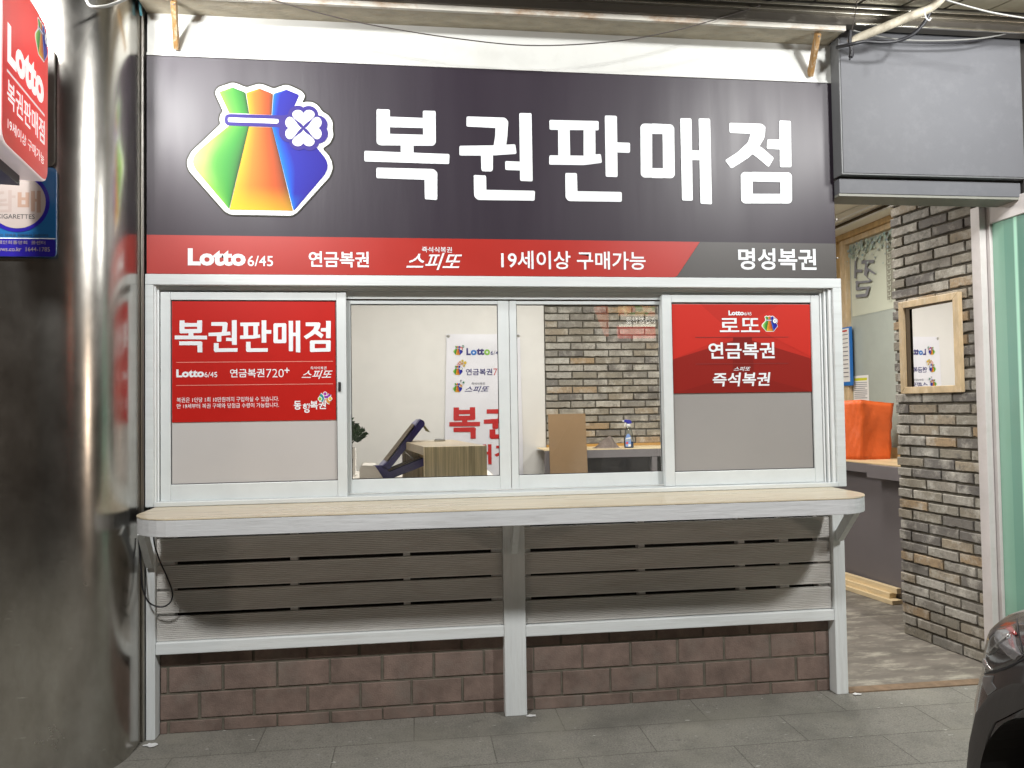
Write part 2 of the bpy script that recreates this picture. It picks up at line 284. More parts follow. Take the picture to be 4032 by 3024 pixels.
# ------------------------------------------------------------------ mesh helpers
WL = {}
class MB:
    def __init__(s): s.v = []; s.f = []; s.c = []; s.k = 0; s.mi = []; s.cur = 0
    def add(s, vs, fs, col=None):
        o = len(s.v); s.v += [tuple(p) for p in vs]; s.c += (col if isinstance(col, list) else [col or (1, 1, 1)]*len(vs))
        s.f += [tuple(i+o for i in f) for f in fs]; s.mi += [s.cur]*len(fs); return s
    def box(s, x0, x1, y0, y1, z0, z1):
        return s.hexa([(x0, y0, z0), (x1, y0, z0), (x1, y1, z0), (x0, y1, z0), (x0, y0, z1), (x1, y0, z1), (x1, y1, z1), (x0, y1, z1)])
    def hexa(s, p): return s.add(p, [(0, 3, 2, 1), (4, 5, 6, 7), (0, 1, 5, 4), (1, 2, 6, 5), (2, 3, 7, 6), (3, 0, 4, 7)])
    def obox(s, o, U, V, W, a, b, c):     # oriented box, ranges along U,V,W
        o, U, V, W = map(Vector, (o, U, V, W)); P = lambda i, j, k: o+U*a[i]+V*b[j]+W*c[k]
        return s.hexa([P(0, 0, 0), P(1, 0, 0), P(1, 1, 0), P(0, 1, 0), P(0, 0, 1), P(1, 0, 1), P(1, 1, 1), P(0, 1, 1)])
    def beam(s, a, b, w, h, up=(0, 0, 1)):  # bar from a to b
        a, b = Vector(a), Vector(b); U = (b-a); L = U.length; U.normalize(); W = U.cross(Vector(up)).normalized(); V = W.cross(U)
        return s.obox(a, U, W, V, (0, L), (-w/2, w/2), (-h/2, h/2))
    def prism(s, pts, z0, z1):            # polygon in XY extruded in Z
        n = len(pts)
        return s.add([(x, y, z0) for x, y in pts]+[(x, y, z1) for x, y in pts], [tuple(range(n))[::-1], tuple(range(n, 2*n))]+[(i, (i+1) % n, n+(i+1) % n, n+i) for i in range(n)])
    def slab(s, fr, pts, d0, d1):         # polygon in a frame's plane, from depth d0 to d1
        n = len(pts)
        return s.add([fr(u, v, d0) for u, v in pts]+[fr(u, v, d1) for u, v in pts], [tuple(range(n))[::-1], tuple(range(n, 2*n))]+[(i, (i+1) % n, n+(i+1) % n, n+i) for i in range(n)])
    def tube(s, pts, r, n=10):
        pts = [Vector(p) for p in pts]; vs = []; N = None
        for i, p in enumerate(pts):
            t = (pts[min(i+1, len(pts)-1)]-pts[max(i-1, 0)]).normalized()
            if N is None: N = t.orthogonal().normalized()
            N = (N-t*N.dot(t)).normalized(); B = t.cross(N); rr = r[i] if isinstance(r, (list, tuple)) else r
            vs += [p+(N*math.cos(2*math.pi*k/n)+B*math.sin(2*math.pi*k/n))*rr for k in range(n)]
        m = len(pts); fs = [(i*n+k, i*n+(k+1) % n, (i+1)*n+(k+1) % n, (i+1)*n+k) for i in range(m-1) for k in range(n)]
        return s.add(vs, fs+[tuple(range(n))[::-1], tuple((m-1)*n+k for k in range(n))])
    def lathe(s, prof, c, n=24, sx=1, sy=1):
        vs = [(c[0]+r*math.cos(2*math.pi*k/n)*sx, c[1]+r*math.sin(2*math.pi*k/n)*sy, c[2]+z) for r, z in prof for k in range(n)]; m = len(prof)
        return s.add(vs, [(i*n+k, i*n+(k+1) % n, (i+1)*n+(k+1) % n, (i+1)*n+k) for i in range(m-1) for k in range(n)]+[tuple(range(n))[::-1], tuple((m-1)*n+k for k in range(n))])
    def flat(s, fr, pts, d, col=None):    # flat printed polygon; every next one lies a hair further out
        s.k += 1; dd = d+s.k*.00025
        return s.add([fr(u, v, dd) for u, v in pts], [tuple(range(len(pts)))], col)
    def rows(s, fr, left, right, d, colf, n=24, m=10):   # printed area between two boundary polylines, coloured by colf(u,v)
        s.k += 1; dd = d+s.k*.00025
        def at(pl, v):
            for (x0, y0), (x1, y1) in zip(pl, pl[1:]):
                if (y0-v)*(y1-v) <= 0 and y0 != y1: return x0+(x1-x0)*(v-y0)/(y1-y0)
            return pl[0][0] if abs(v-pl[0][1]) < abs(v-pl[-1][1]) else pl[-1][0]
        vt = min(left[0][1], right[0][1]); vb = max(left[-1][1], right[-1][1]); vs = []; cs = []
        for i in range(n+1):
            v = vt+(vb-vt)*i/n; a, b = at(left, v), at(right, v)
            for j in range(m+1):
                u = a+(b-a)*j/m; vs.append(fr(u, v, dd)); cs.append(colf(j/m, i/n))
        W = m+1
        return s.add(vs, [(i*W+j, (i+1)*W+j, (i+1)*W+j+1, i*W+j+1) for i in range(n) for j in range(m)], cs)
    def build(s, name, mt, parent=None, bevel=0, smooth=False, props=None):
        off = WL[parent] if parent else Vector((0, 0, 0))
        me = bpy.data.meshes.new(name); me.from_pydata([Vector(p)-off for p in s.v], [], s.f)
        for m in (mt if isinstance(mt, (list, tuple)) else [mt]): me.materials.append(M[m] if isinstance(m, str) else m)
        if len(me.materials) > 1: me.polygons.foreach_set('material_index', s.mi)
        if any(c != (1, 1, 1) for c in s.c):
            a = me.color_attributes.new('Col', 'FLOAT_COLOR', 'POINT'); a.data.foreach_set('color', [x for c in s.c for x in (*c, 1)])
        o = bpy.data.objects.new(name, me); C.objects.link(o); me.update(); me.validate()
        if parent: o.parent = parent
        WL[o] = off
        if bevel:
            b = o.modifiers.new('bevel', 'BEVEL'); b.width = bevel; b.segments = 2; b.limit_method = 'ANGLE'; b.angle_limit = R(40)
        if smooth:
            for p in me.polygons: p.use_smooth = True
        for k, v in (props or {}).items(): o[k] = v
        return o
def thing(name, label, cat, loc=(0, 0, 0), group=None):
    o = bpy.data.objects.new(name, None); C.objects.link(o); o.location = loc; o.empty_display_size = .1
    o['label'] = label; o['category'] = cat; WL[o] = Vector(loc)
    if group: o['group'] = group
    return o
def tag(o, label, cat, group=None):
    o['label'] = label; o['category'] = cat
    if group: o['group'] = group
    return o
def struct(o): o['kind'] = 'structure'; return o
def frame(o, U, V, N):
    o, U, V, N = map(Vector, (o, U, V, N)); return lambda u, v, d=0: o+U*u+V*v+N*d
FA = frame((0, 0, 0), (1, 0, 0), (0, 0, 1), (0, -1, 0))        # facing the street: u = X, v = Z
def txt(name, body, box, fr, d, mt, parent, bold=0, shear=0, res=3):
    cv = bpy.data.curves.new('t', 'FONT'); cv.body = body; cv.resolution_u = res; cv.offset = bold; cv.shear = shear; cv.align_x = 'LEFT'
    o = bpy.data.objects.new('t', cv); C.objects.link(o); bpy.context.view_layer.update()
    me = bpy.data.meshes.new_from_object(o.evaluated_get(bpy.context.evaluated_depsgraph_get()))
    vs = [v.co for v in me.vertices]; fs = [tuple(p.vertices) for p in me.polygons]
    x0, x1 = min(v.x for v in vs), max(v.x for v in vs); y0, y1 = min(v.y for v in vs), max(v.y for v in vs)
    u0, u1, v0, v1 = box; b = MB()
    b.add([fr(u0+(v.x-x0)/(x1-x0)*(u1-u0), v0+(v.y-y0)/(y1-y0)*(v1-v0), d) for v in vs], fs)
    bpy.data.objects.remove(o); bpy.data.curves.remove(cv); bpy.data.meshes.remove(me)
    return b.build(name, mt, parent)
def rpoly(pts, r, n=3):                 # polygon with rounded corners
    out = []; N = len(pts)
    for i in range(N):
        p, a, b = Vector(pts[i]), Vector(pts[i-1]), Vector(pts[(i+1) % N])
        d1, d2 = (a-p), (b-p); l = min(r, d1.length*.45, d2.length*.45)
        if l < 1e-6: out.append(tuple(p)); continue
        A, B = p+d1.normalized()*l, p+d2.normalized()*l
        for k in range(n+1):
            t = k/n; out.append(tuple(A*(1-t)**2+p*2*t*(1-t)+B*t*t))
    return out
def grow(pts, d):
    out = []; N = len(pts); A = sum(pts[i][0]*pts[(i+1) % N][1]-pts[(i+1) % N][0]*pts[i][1] for i in range(N)); sg = 1 if A > 0 else -1
    for i in range(N):
        p, a, b = Vector(pts[i]), Vector(pts[i-1]), Vector(pts[(i+1) % N])
        e1, e2 = (p-a).normalized(), (b-p).normalized(); n = Vector((e1.y+e2.y, -e1.x-e2.x)); n.normalize(); out.append(tuple(p+n*d*sg))
    return out
def rrect(u0, u1, v0, v1, r, n=5): return rpoly([(u0, v0), (u1, v0), (u1, v1), (u0, v1)], r, n)
def circ(u, v, r, n=28, ru=None): return [(u+(ru or r)*math.cos(2*math.pi*k/n), v+r*math.sin(2*math.pi*k/n)) for k in range(n)]

# ------------------------------------------------------------------ bag emblem (canonical shape measured on the sign, unit = its height)
def ez(x, y):
    p = bY(700+x*.36157, 300+y*.36157, 0); return (p.x, p.z)
_o = ez(107, 1522); _h = ez(600, 78)[1]-ez(600, 1522)[1]
def en(x, y): p = ez(x, y); return ((p[0]-_o[0])/_h, (p[1]-_o[1])/_h)
def lerp(a, b, t): return tuple(x+(y-x)*t for x, y in zip(a, b))
def ramp(stops, t):
    for (t0, c0), (t1, c1) in zip(stops, stops[1:]):
        if t <= t1: return lerp(c0, c1, (t-t0)/(t1-t0))
    return stops[-1][1]
def emblem(name, fr, u0, v0, h, d, parent, mt='print', outline=True, full=True):
    E = lambda pts: [(u0+en(*p)[0]*h, v0+en(*p)[1]*h) for p in pts]
    b = MB(); W = (.8, .82, .82); NV = (.035, .022, .2)
    out = [(405, 185), (440, 128), (595, 76), (640, 84), (752, 130), (880, 90), (930, 96), (1048, 142), (1170, 100), (1225, 110), (1350, 168), (1387, 215), (1375, 255), (1350, 300), (1400, 284), (1470, 288), (1530, 325), (1575, 392), (1640, 428), (1688, 500), (1685, 590), (1697, 650), (1660, 735), (1575, 792), (1640, 860), (1678, 930), (1688, 1010), (1655, 1100), (1300, 1490), (1245, 1522), (580, 1510), (515, 1478), (130, 1040), (107, 980), (106, 920), (150, 830), (470, 526), (456, 480), (468, 420), (497, 388)]
    if outline:
        if full: b.flat(fr, E(rpoly(grow(out, 17), 30)), d, (.03, .028, .022))
        b.flat(fr, E(rpoly(out, 26)), d, W)
    G = lambda a, l: (lambda t, s: ramp(a, t))
    gr = [(0, (.2, .42, .05)), (.25, (.1, .34, .05)), (.7, (.035, .24, .035)), (.9, (.028, .17, .03)), (1, (.012, .05, .012))]
    oc = [(0, (.6, .34, .02)), (.3, (.52, .17, .02)), (.72, (.46, .075, .012)), (.9, (.3, .055, .014)), (1, (.1, .035, .012))]
    bl = [(0, (.004, .17, .6)), (.1, (.004, .075, .5)), (.28, (.014, .016, .3)), (1, (.016, .01, .24))]
    low = lambda ra, c, p0: (lambda t, s: lerp(ramp(ra, t), c, max(0, (s-p0)/(1-p0))*(1-t)*.9))
    T = [([(600, 128), (455, 178), (565, 412)], [(600, 128), (742, 184), (781, 416)], lambda t, s: ramp(gr, t)),
         ([(893, 141), (748, 188), (783, 420)], [(893, 141), (1040, 198), (1025, 428)], lambda t, s: ramp(oc, t)),
         ([(1185, 153), (1045, 198), (1028, 430), (1040, 460)], [(1185, 153), (1328, 211), (1270, 340), (1230, 460)], lambda t, s: ramp(bl, t)),
         ([(560, 546), (380, 690), (215, 830), (175, 890), (168, 945), (190, 1010), (560, 1448)], [(780, 552), (565, 1448)], lambda t, s: lerp(ramp(gr, t), (.55, .7, .2), max(0, 1-abs(s-.42)*3)*max(0, 1-t*2.2))),
         ([(780, 556), (567, 1460)], [(1030, 556), (1256, 1470)], lambda t, s: lerp(ramp(oc, t), (.65, .42, .02), max(0, (s-.72)/.28)*(1-t*.55))),
         ([(1030, 556), (1262, 1466)], [(1300, 556), (1400, 640), (1520, 790), (1612, 900), (1636, 960), (1634, 1010), (1606, 1075), (1275, 1462)], lambda t, s: lerp(ramp(bl, t), (.004, .17, .6), max(0, (s-.8)/.2)*(1-t)))]
    for l, r, cf in T: b.rows(fr, E(l), E(r), d, (lambda cf: (lambda t, s: cf(t, s)))(cf), 20 if full else 8, 14 if full else 6)
    b.flat(fr, E(rpoly([(514, 416), (1230, 436), (1230, 566), (514, 544)], 60)), d, NV)
    b.flat(fr, E(rpoly([(550, 456), (1104, 474), (1100, 523), (552, 506)], 24)), d, W)
    lob = [(1310, 432), (1428, 436), (1528, 540), (1533, 634), (1440, 712), (1320, 708), (1212, 620), (1208, 532)]
    nc = 22 if full else 12
    for x, y in lob: b.flat(fr, E(circ(x, y, 106, nc)), d, NV)
    b.flat(fr, E(circ(1372, 572, 150, nc)), d, NV)
    for dx, dy in ((0, -1), (1, 0), (0, 1), (-1, 0)):
        pts = []
        for k in range(32 if full else 16):
            t = 2*math.pi*k/(32 if full else 16)
            hx = 16*math.sin(t)**3*7.6; hy = (13*math.cos(t)-5*math.cos(2*t)-2*math.cos(3*t)-math.cos(4*t)+17)*6.2+18
            pts.append((1372+dx*hy-dy*hx, 574+dy*hy+dx*hx))
        b.flat(fr, E(pts), d, W)
    return b.build(name, mt, parent)

# ================================================================== SETTING
b = MB(); b.add([(-60, -60, 0), (60, -60, 0), (60, 60, 0), (-60, 60, 0)], [(0, 1, 2, 3)]); struct(b.build('pavement', 'pavement'))
b = MB(); b.add([(-60, -60, .004), (60, -60, .004), (60, -4.3, .004), (-60, -4.3, .004)], [(0, 1, 2, 3)]); struct(b.build('road', mat('dark_asphalt', (.035, .033, .031), .8, var=.2, vscale=40)))
b = MB(); b.add([(-1.2, .1, .004), (4.3, .1, .004), (4.3, 3.4, .004), (-1.2, 3.4, .004)], [(0, 1, 2, 3)]); b.add([(2.18, .02, .0042), (3.12, .02, .0042), (3.12, .1, .0042), (2.18, .1, .0042)], [(0, 1, 2, 3)]); struct(b.build('shop_floor', 'floor_in'))
b = MB(); b.box(2.18, 2.95, .004, .075, 0, .006); tag(b.build('threshold_strip', 'rust'), 'rusty orange threshold strip across the shop entrance floor', 'threshold')
b = MB(); b.box(-1.35, 4.05, .12, 3.32, 3.1, 3.2); struct(b.build('ceiling', 'ceiling'))

# interior walls
YB = 3.2
b = MB(); b.box(-1.35, 1.19, YB, YB+.1, 0, 3.1); tag(b.build('back_wall', 'wall_white'), 'white painted back wall behind the service window', 'wall')
b = MB(); b.box(-1.35, -1.25, .12, YB-.001, 0, 3.099); tag(b.build('side_wall', 'wall_white'), 'white interior side wall at the left end of the shop', 'wall')
b = MB(); b.box(3.95, 4.05, 1.2, YB-.001, 0, 3.098); tag(b.build('side_wall', 'pine_wall'), 'knotty pine clad side wall behind the orange bag', 'wall')

def bricks(b, fr, u0, u1, v0, v1, L=.235, H=.0665, j=.012, d0=0, d1=.018, hole=None, phase=0, jag=(0, 0)):
    rows = int((v1-v0)/H)+1
    for r in range(rows):
        zz = v0+r*H; u = u0-(L*.5 if (r+phase) % 2 else 0)+random.uniform(-.012, .012)
        while u < u1-.015:
            l = L+random.uniform(-.006, .006)
            a, c = max(u, u0+random.uniform(-jag[0], jag[0]*.3)), min(u+l-j, u1+random.uniform(-jag[1]*.3, jag[1])); u += l
            lo, hi = zz+random.uniform(0, .003), min(zz+H-j+random.uniform(-.003, .002), v1)
            if c-a < .02 or hi-lo < .015: continue
            if hole and a > hole[0]-.001 and c < hole[1]+.001 and lo > hole[2] and hi < hole[3]: continue
            nn = max(3, int((c-a)/.022)); pts = []
            jt = lambda s: random.uniform(-s, s)
            for k in range(nn+1): pts.append((a+(c-a)*k/nn, lo+jt(.0016)+(random.uniform(0, .006) if random.random() < .1 else 0)))
            pts.append((c+jt(.002), (lo+hi)/2+jt(.004)))
            for k in range(nn, -1, -1): pts.append((a+(c-a)*k/nn, hi+jt(.0012)))
            pts.append((a+jt(.002), (lo+hi)/2+jt(.004)))
            cu, cv = (a+c)/2, (lo+hi)/2; dd = d1+jt(.003); n = len(pts)
            ins = [(cu+(p-cu)*(1-.006/(c-a)), cv+(q-cv)*(1-.007/(hi-lo))) for p, q in pts]
            b.add([fr(p, q, d0) for p, q in pts]+[fr(p, q, dd-.004) for p, q in pts]+[fr(p, q, dd) for p, q in ins],
                  [(i, (i+1) % n, n+(i+1) % n, n+i) for i in range(n)]+[(n+i, n+(i+1) % n, 2*n+(i+1) % n, 2*n+i) for i in range(n)]+[tuple(range(2*n, 3*n))])
bw = thing('brick_wall', 'grey antique brick wall behind the rear counter and spray bottle', 'wall', (2.4, YB, 0))
b = MB(); b.box(1.195, 3.945, YB, YB+.1, 0, 3.097); b.build('mortar', 'mortar', bw)
b = MB(); bricks(b, frame((0, YB, 0), (1, 0, 0), (0, 0, 1), (0, -1, 0)), 1.197, 3.4, 1.0, 2.75, phase=1); b.build('brick_face', 'brick', bw)

# ================================================================== FASCIA SIGN
sg = thing('shop_sign', 'wide charcoal lottery shop sign with colourful bag emblem and red lower band', 'sign', (.48, 0, 2.115))
X0, X1, Z0, ZR, Z1 = -1.206, 2.169, 2.115, 2.295, 3.131
b = MB(); b.box(X0, X1, -.004, .05, Z0, Z1); b.build('panel', 'charcoal', sg, bevel=.002)
def Z26(x, y): p = bY(1900+x*.6329, 930+y*.6329, 0); return (p.x, p.z)
sl = Z26(1350, 35); slb = Z26(1205, 262)
b = MB(); b.k = 0; b.slab(FA, [(X0+.001, Z0+.001), (slb[0]-.012, Z0+.001), (slb[0]+.004, Z0+.008), (sl[0], ZR), (X0+.001, ZR)], .004, .0052); b.build('red_band', 'red', sg)
b = MB(); b.slab(FA, [(slb[0]-.010, Z0+.001), (X1-.001, Z0+.001), (X1-.001, ZR), (sl[0]+.001, ZR), (slb[0]+.006, Z0+.008)], .004, .0052); b.build('grey_band', 'grey_band', sg)
emblem('emblem', FA, _o[0], _o[1], _h, .006, sg)
GL = {
 1: [[(147,145),(205,147),(205,300),(160,303),(147,292)], [(348,152),(404,153),(405,292),(394,305),(350,303)], [(200,178),(352,184),(352,228),(200,224)], [(155,252),(398,258),(394,305),(160,303)], [(252,298),(308,300),(308,342),(252,337)], [(94,327),(464,341),(463,385),(94,373)], [(146,400),(395,406),(411,420),(411,455),(146,446)], [(355,440),(411,440),(411,541),(357,538)]],
 2: [[(538,177),(705,182),(720,198),(718,230),(538,221)], [(664,218),(719,212),(716,260),(710,310),(655,308),(663,262)], [(507,305),(650,303),(750,298),(756,340),(640,348),(507,347)], [(601,343),(653,344),(653,410),(645,417),(606,416),(602,405)], [(767,162),(821,163),(826,460),(771,458)], [(706,371),(775,374),(775,413),(706,410)], [(569,432),(623,434),(626,541),(585,540),(571,525)], [(600,496),(836,501),(834,544),(590,541)]],
 3: [[(898,192),(1113,197),(1113,238),(899,235)], [(936,230),(987,231),(989,352),(937,350)], [(1047,232),(1098,234),(1099,352),(1047,354)], [(898,346),(1050,348),(1122,340),(1127,379),(1050,389),(897,387)], [(1139,173),(1192,175),(1195,441),(1143,440)], [(1188,290),(1249,292),(1249,336),(1190,334)], [(967,423),(1018,424),(1022,547),(980,545),(968,530)], [(1000,502),(1213,506),(1213,549),(985,546)]],
 4: [[(1305,208),(1345,209),(1346,443),(1308,443),(1296,432),(1294,220)], [(1390,210),(1430,212),(1441,224),(1444,434),(1433,446),(1393,445)], [(1340,208),(1395,210),(1395,254),(1340,253)], [(1340,402),(1398,403),(1398,446),(1340,445)], [(1467,185),(1516,186),(1522,544),(1475,543)], [(1547,186),(1597,187),(1605,560),(1555,557)], [(1512,325),(1556,326),(1556,368),(1514,367)]],
 5: [[(1681,205),(1822,209),(1838,222),(1835,255),(1682,248)], [(1778,240),(1838,232),(1833,270),(1806,318),(1762,358),(1690,404),(1662,368),(1718,332),(1762,290)], [(1792,298),(1822,312),(1875,358),(1852,398),(1795,350),(1762,330)], [(1898,195),(1948,197),(1951,398),(1901,398)], [(1845,277),(1903,278),(1904,321),(1843,318)], [(1742,419),(1782,420),(1782,556),(1745,556),(1732,545),(1730,430)], [(1902,421),(1942,421),(1952,432),(1953,546),(1942,556),(1903,556)], [(1775,419),(1908,421),(1908,463),(1775,460)], [(1775,514),(1908,514),(1908,556),(1775,556)]]}
def zf(x, y): p = bY(1350+x*.90416, 300+y*.90416, 0); return (p.x, p.z)
for k in GL:
    b = MB()
    for pl in GL[k]: b.flat(FA, [zf(*q) for q in rpoly(pl, 7)], .0055)
    b.build('letter', 'white', sg)
def word(chars, boxes, fr, d, mt, parent, wt=0):      # the same heavy gothic letters at another size
    for k, (u0, u1, v0, v1) in zip(chars, boxes):
        P = [[zf(*q) for q in (grow(pl, wt) if wt else pl)] for pl in GL[k]]; xs = [p[0] for pl in P for p in pl]; ys = [p[1] for pl in P for p in pl]
        a, c, e, f = min(xs), max(xs), min(ys), max(ys); b = MB()
        for pl in P: b.flat(fr, [(u0+(x-a)/(c-a)*(u1-u0), v0+(y-e)/(f-e)*(v1-v0)) for x, y in pl], d)
        b.build('letter', mt, parent)
def Zs(x0, y0, x1, y1): return box2(700+x0*.5877, 930+y0*.5877, 700+x1*.5877, 930+y1*.5877, 0)
def Zs2(x0, y0, x1, y1): return box2(1900+x0*.6329, 930+y0*.6329, 1900+x1*.6329, 930+y1*.6329, 0)
for body, bx, bold, sh in (('Lotto', Zs(70, 85, 457, 200), .045, 0), ('6/45', Zs(470, 133, 640, 203), .008, 0), ('연금복권', Zs(878, 104, 1281, 210), .02, 0), ('즉석식복권', Zs(1635, 73, 1836, 111), .006, 0), ('스피또', Zs(1530, 113, 1905, 228), .012, .35), ('19세이상 구매가능', Zs2(115, 95, 1012, 208), .014, 0), ('명성복권', Zs2(1588, 78, 2072, 212), .02, 0)):
    txt('lettering', body, bx, FA, .0066, 'white', sg, bold, sh)
for z in (2.9, 2.62, 2.42, 2.22): b = MB(); b.tube([(X1+.004, -.002, z), (X1+.004, -.012, z)], .004, 8); b.build('screw', 'steel_trim', sg)

b = MB(); b.box(-1.206, 2.2, .006, .05, 3.133, 3.40); b.box(-1.206, 2.169, -.004, .004, 3.133, 3.146); b.box(2.172, 2.205, -.03, .004, 3.133, 3.39)
tag(b.build('fascia_board', 'board', bevel=.001), 'plain white board above the charcoal sign, below the wooden shelf', 'wall panel')

# wooden shelf over the sign
sh = thing('canopy_shelf', 'weathered wooden shelf board running along above the white board', 'shelf', (.5, -.07, 3.335))
b = MB(); b.box(-1.206, 2.16, -.138, .05, 3.335, 3.352); b.build('strand_board', 'osb', sh)
b = MB(); b.box(-1.206, 2.165, -.16, -.1385, 3.332, 3.392); b.build('front_edge', 'shelf_edge', sh, bevel=.003)
for xa, xb in ((-1.074, -1.047), (2.056, 2.03)):
    b = MB(); b.beam((xa, .002, 3.17), (xb, -.132, 3.326), .036, .022, up=(1, 0, .0)); o = b.build('bracket', 'wood_bracket', sh, bevel=.002)
    for q0, q1 in (((xa, -.022, 3.19), (xa, -.033, 3.186)), ((xb, -.128, 3.31), (xb, -.142, 3.306))): b = MB(); b.tube([q0, q1], .004, 8); b.build('screw', 'edge', o)

# gutter and canopy
gt = thing('gutter', 'grimy metal gutter with two bright trims above the shelf and grey box', 'gutter', (1.6, -.2, 3.36))
b = MB(); b.box(-1.2, 4.6, -.175, -.12, 3.356, 3.50); b.build('channel', 'galv', gt)
for q in ((-1.2, 4.6, -.2, -.1752, 3.398, 3.404), (-1.2, 4.6, -.215, -.1752, 3.418, 3.43), (2.2, 4.6, -.19, -.1752, 3.352, 3.361)): b = MB(); b.box(*q); b.build('trim', 'bright_metal', gt, bevel=.001)
cn = thing('canopy', 'sloping canopy of dull metal panels split by dark slots overhead', 'canopy', (2, -.5, 3.4))
U = Vector((0, -1, -.19)).normalized(); NN = Vector((0, -.19, 1)).normalized()
for i in range(26):
    x = -1.25+.231*i-.02; b = MB()
    b.obox((x, -.222, 3.437), (1, 0, 0), U, NN, (.008, .223), (0, .22), (0, .01)); b.build('panel', 'canopy', cn)
b = MB(); b.obox((-1.3, -.222, 3.437), (1, 0, 0), U, NN, (0, 6), (0, .22), (.03, .045)); b.build('backing', 'dark', cn)

# ================================================================== SERVICE WINDOW
sw = thing('service_window', 'wide white painted wooden window frame with four sliding sashes', 'window', (.48, .05, 1.05))
b = MB(); ox0, ox1, oz0, oz1 = -1.211, 2.188, 1.0485, 2.1135; ix0, ix1, iz0, iz1 = -1.174, 2.142, 1.07, 2.064
b.box(ox0, ox1, -.012, .16, iz1, oz1); b.box(ox0, ix0, -.012, .16, oz0, iz1); b.box(ix1, ox1, -.012, .16, oz0, iz1); b.box(ix0, ix1, -.014, .16, oz0, iz0)
b.build('frame', 'paint', sw, bevel=.003)
for x0, x1, y0 in ((ix0, ix0+.006, .0), (ix0+.0065, ix0+.013, .02), (2.092, 2.1, .028), (2.108, 2.117, .016), (2.125, 2.1415, .004)): b = MB(); b.box(x0, x1, y0, .12, iz0, iz1-.001); b.build('jamb_channel', 'paint_v', sw, bevel=.0015)
for y, z in ((.025, 2.045), (.062, 2.012), (.104, 2.004)): b = MB(); b.box(ix0, ix1, y, y+.005, z, 2.063); b.build('track', 'paint', sw)
b = MB(); b.box(-1.17, 2.14, .07, .1, 2.008, 2.06); b.build('head_shade', mat('head_shade_brown', (.12, .1, .085), .6), sw)  # brown strip stands in for the shade inside the window head
def sash(x0, x1, z0, z1, i0, i1, j0, j1, y, pane):
    f = MB(); f.box(x0, i0, y, y+.034, z0, z1); f.box(i1, x1, y, y+.034, z0, z1); f.box(i0, i1, y+.002, y+.032, z0, j0); f.box(i0, i1, y+.002, y+.032, j1, z1)
    o = f.build('sash', 'sash', sw, bevel=.0025)
    g = MB(); g.box(i0-.004, i1+.004, y+.014, y+.019, j0-.004, j1+.004); g.build('pane', pane, o)
    q = MB(); q.box(i0, i1, y+.011, y+.0135, j0, j0+.003); q.box(i0, i1, y+.011, y+.0135, j1-.004, j1); q.box(i0, i0+.003, y+.011, y+.0135, j0+.003, j1-.004); q.box(i1-.003, i1, y+.011, y+.0135, j0+.003, j1-.004); q.build('gasket', 'black_plastic', o)
    return o
s1 = sash(-1.157, -.313, 1.069, 2.037, -1.113, -.358, 1.144, 2.0, .03, 'film_l')
s2 = sash(-.34, .475, 1.076, 2.006, -.296, .42, 1.142, 1.988, .072, 'glass')
s3 = sash(.478, 1.3, 1.076, 2.006, .513, 1.249, 1.142, 1.988, .072, 'glass')
s4 = sash(1.247, 2.088, 1.071, 2.032, 1.297, 2.043, 1.141, 1.995, .03, 'film_r')
b = MB(); b.box(-.352, -.340, .022, .032, 1.565, 1.61); b.build('latch', 'black_plastic', s1, bevel=.002)

# posters on the fixed-looking sashes
p1 = thing('window_poster', 'red lottery poster with large white headline on the leftmost sash', 'poster', (-.74, .04, 1.43))
YP = .0405; PD = -YP
b = MB(); b.slab(FA, [(-1.108, 1.431), (-.364, 1.431), (-.364, 1.995), (-1.108, 1.995)], PD, PD+.001); b.build('sheet', 'red_poster', p1)
def Zp(x0, y0, x1, y1): return box2(680+x0*.30137, 1180+y0*.30137, 680+x1*.30137, 1180+y1*.30137, YP)
for body, bx, bold, m_ in (('Lotto', Zp(48, 910, 412, 1014), .045, 'white'), ('6/45', Zp(415, 945, 583, 1014), .006, 'white'), ('연금복권', Zp(748, 903, 1198, 1015), .014, 'white'), ('720', Zp(1222, 905, 1452, 1015), -.006, 'white'), ('+', Zp(1462, 890, 1526, 955), .02, 'white'), ('즉석식복권', Zp(1800, 872, 2010, 912), .006, 'white'), ('복권은 1인당 1회 10만원까지 구입하실 수 있습니다.', Zp(55, 1270, 1388, 1335), .004, 'white'), ('만 19세부터 복권 구매와 당첨금 수령이 가능합니다.', Zp(55, 1352, 1388, 1415), .004, 'white'), ('동', Zp(1583, 1322, 1680, 1438), .025, 'white'), ('행', Zp(1700, 1355, 1790, 1478), .025, 'white'), ('복권', Zp(1795, 1318, 2003, 1432), .025, 'white')):
    txt('lettering', body, bx, FA, PD+.0016, m_, p1, bold)
txt('lettering', '스피또', Zp(1683, 918, 2090, 1035), FA, PD+.0016, 'white', p1, .012, .35)
word((1, 2, 3, 4, 5), (Zp(28, 270, 452, 690), Zp(468, 268, 850, 684), Zp(880, 270, 1290, 684), Zp(1316, 275, 1668, 690), Zp(1712, 278, 2068, 684)), FA, PD+.0012, 'white', p1)
b = MB()
for yy in (812, 1110):
    u0, u1, v0, v1 = Zp(45, yy-4, 2095, yy+4); b.flat(FA, [(u0, v0), (u1, v0), (u1, v1), (u0, v1)], PD+.0012)
b.build('rule_line', 'pink_line', p1)
def zpp(x, y): p = bY(680+x*.30137, 1180+y*.30137, YP); return (p.x, p.z)
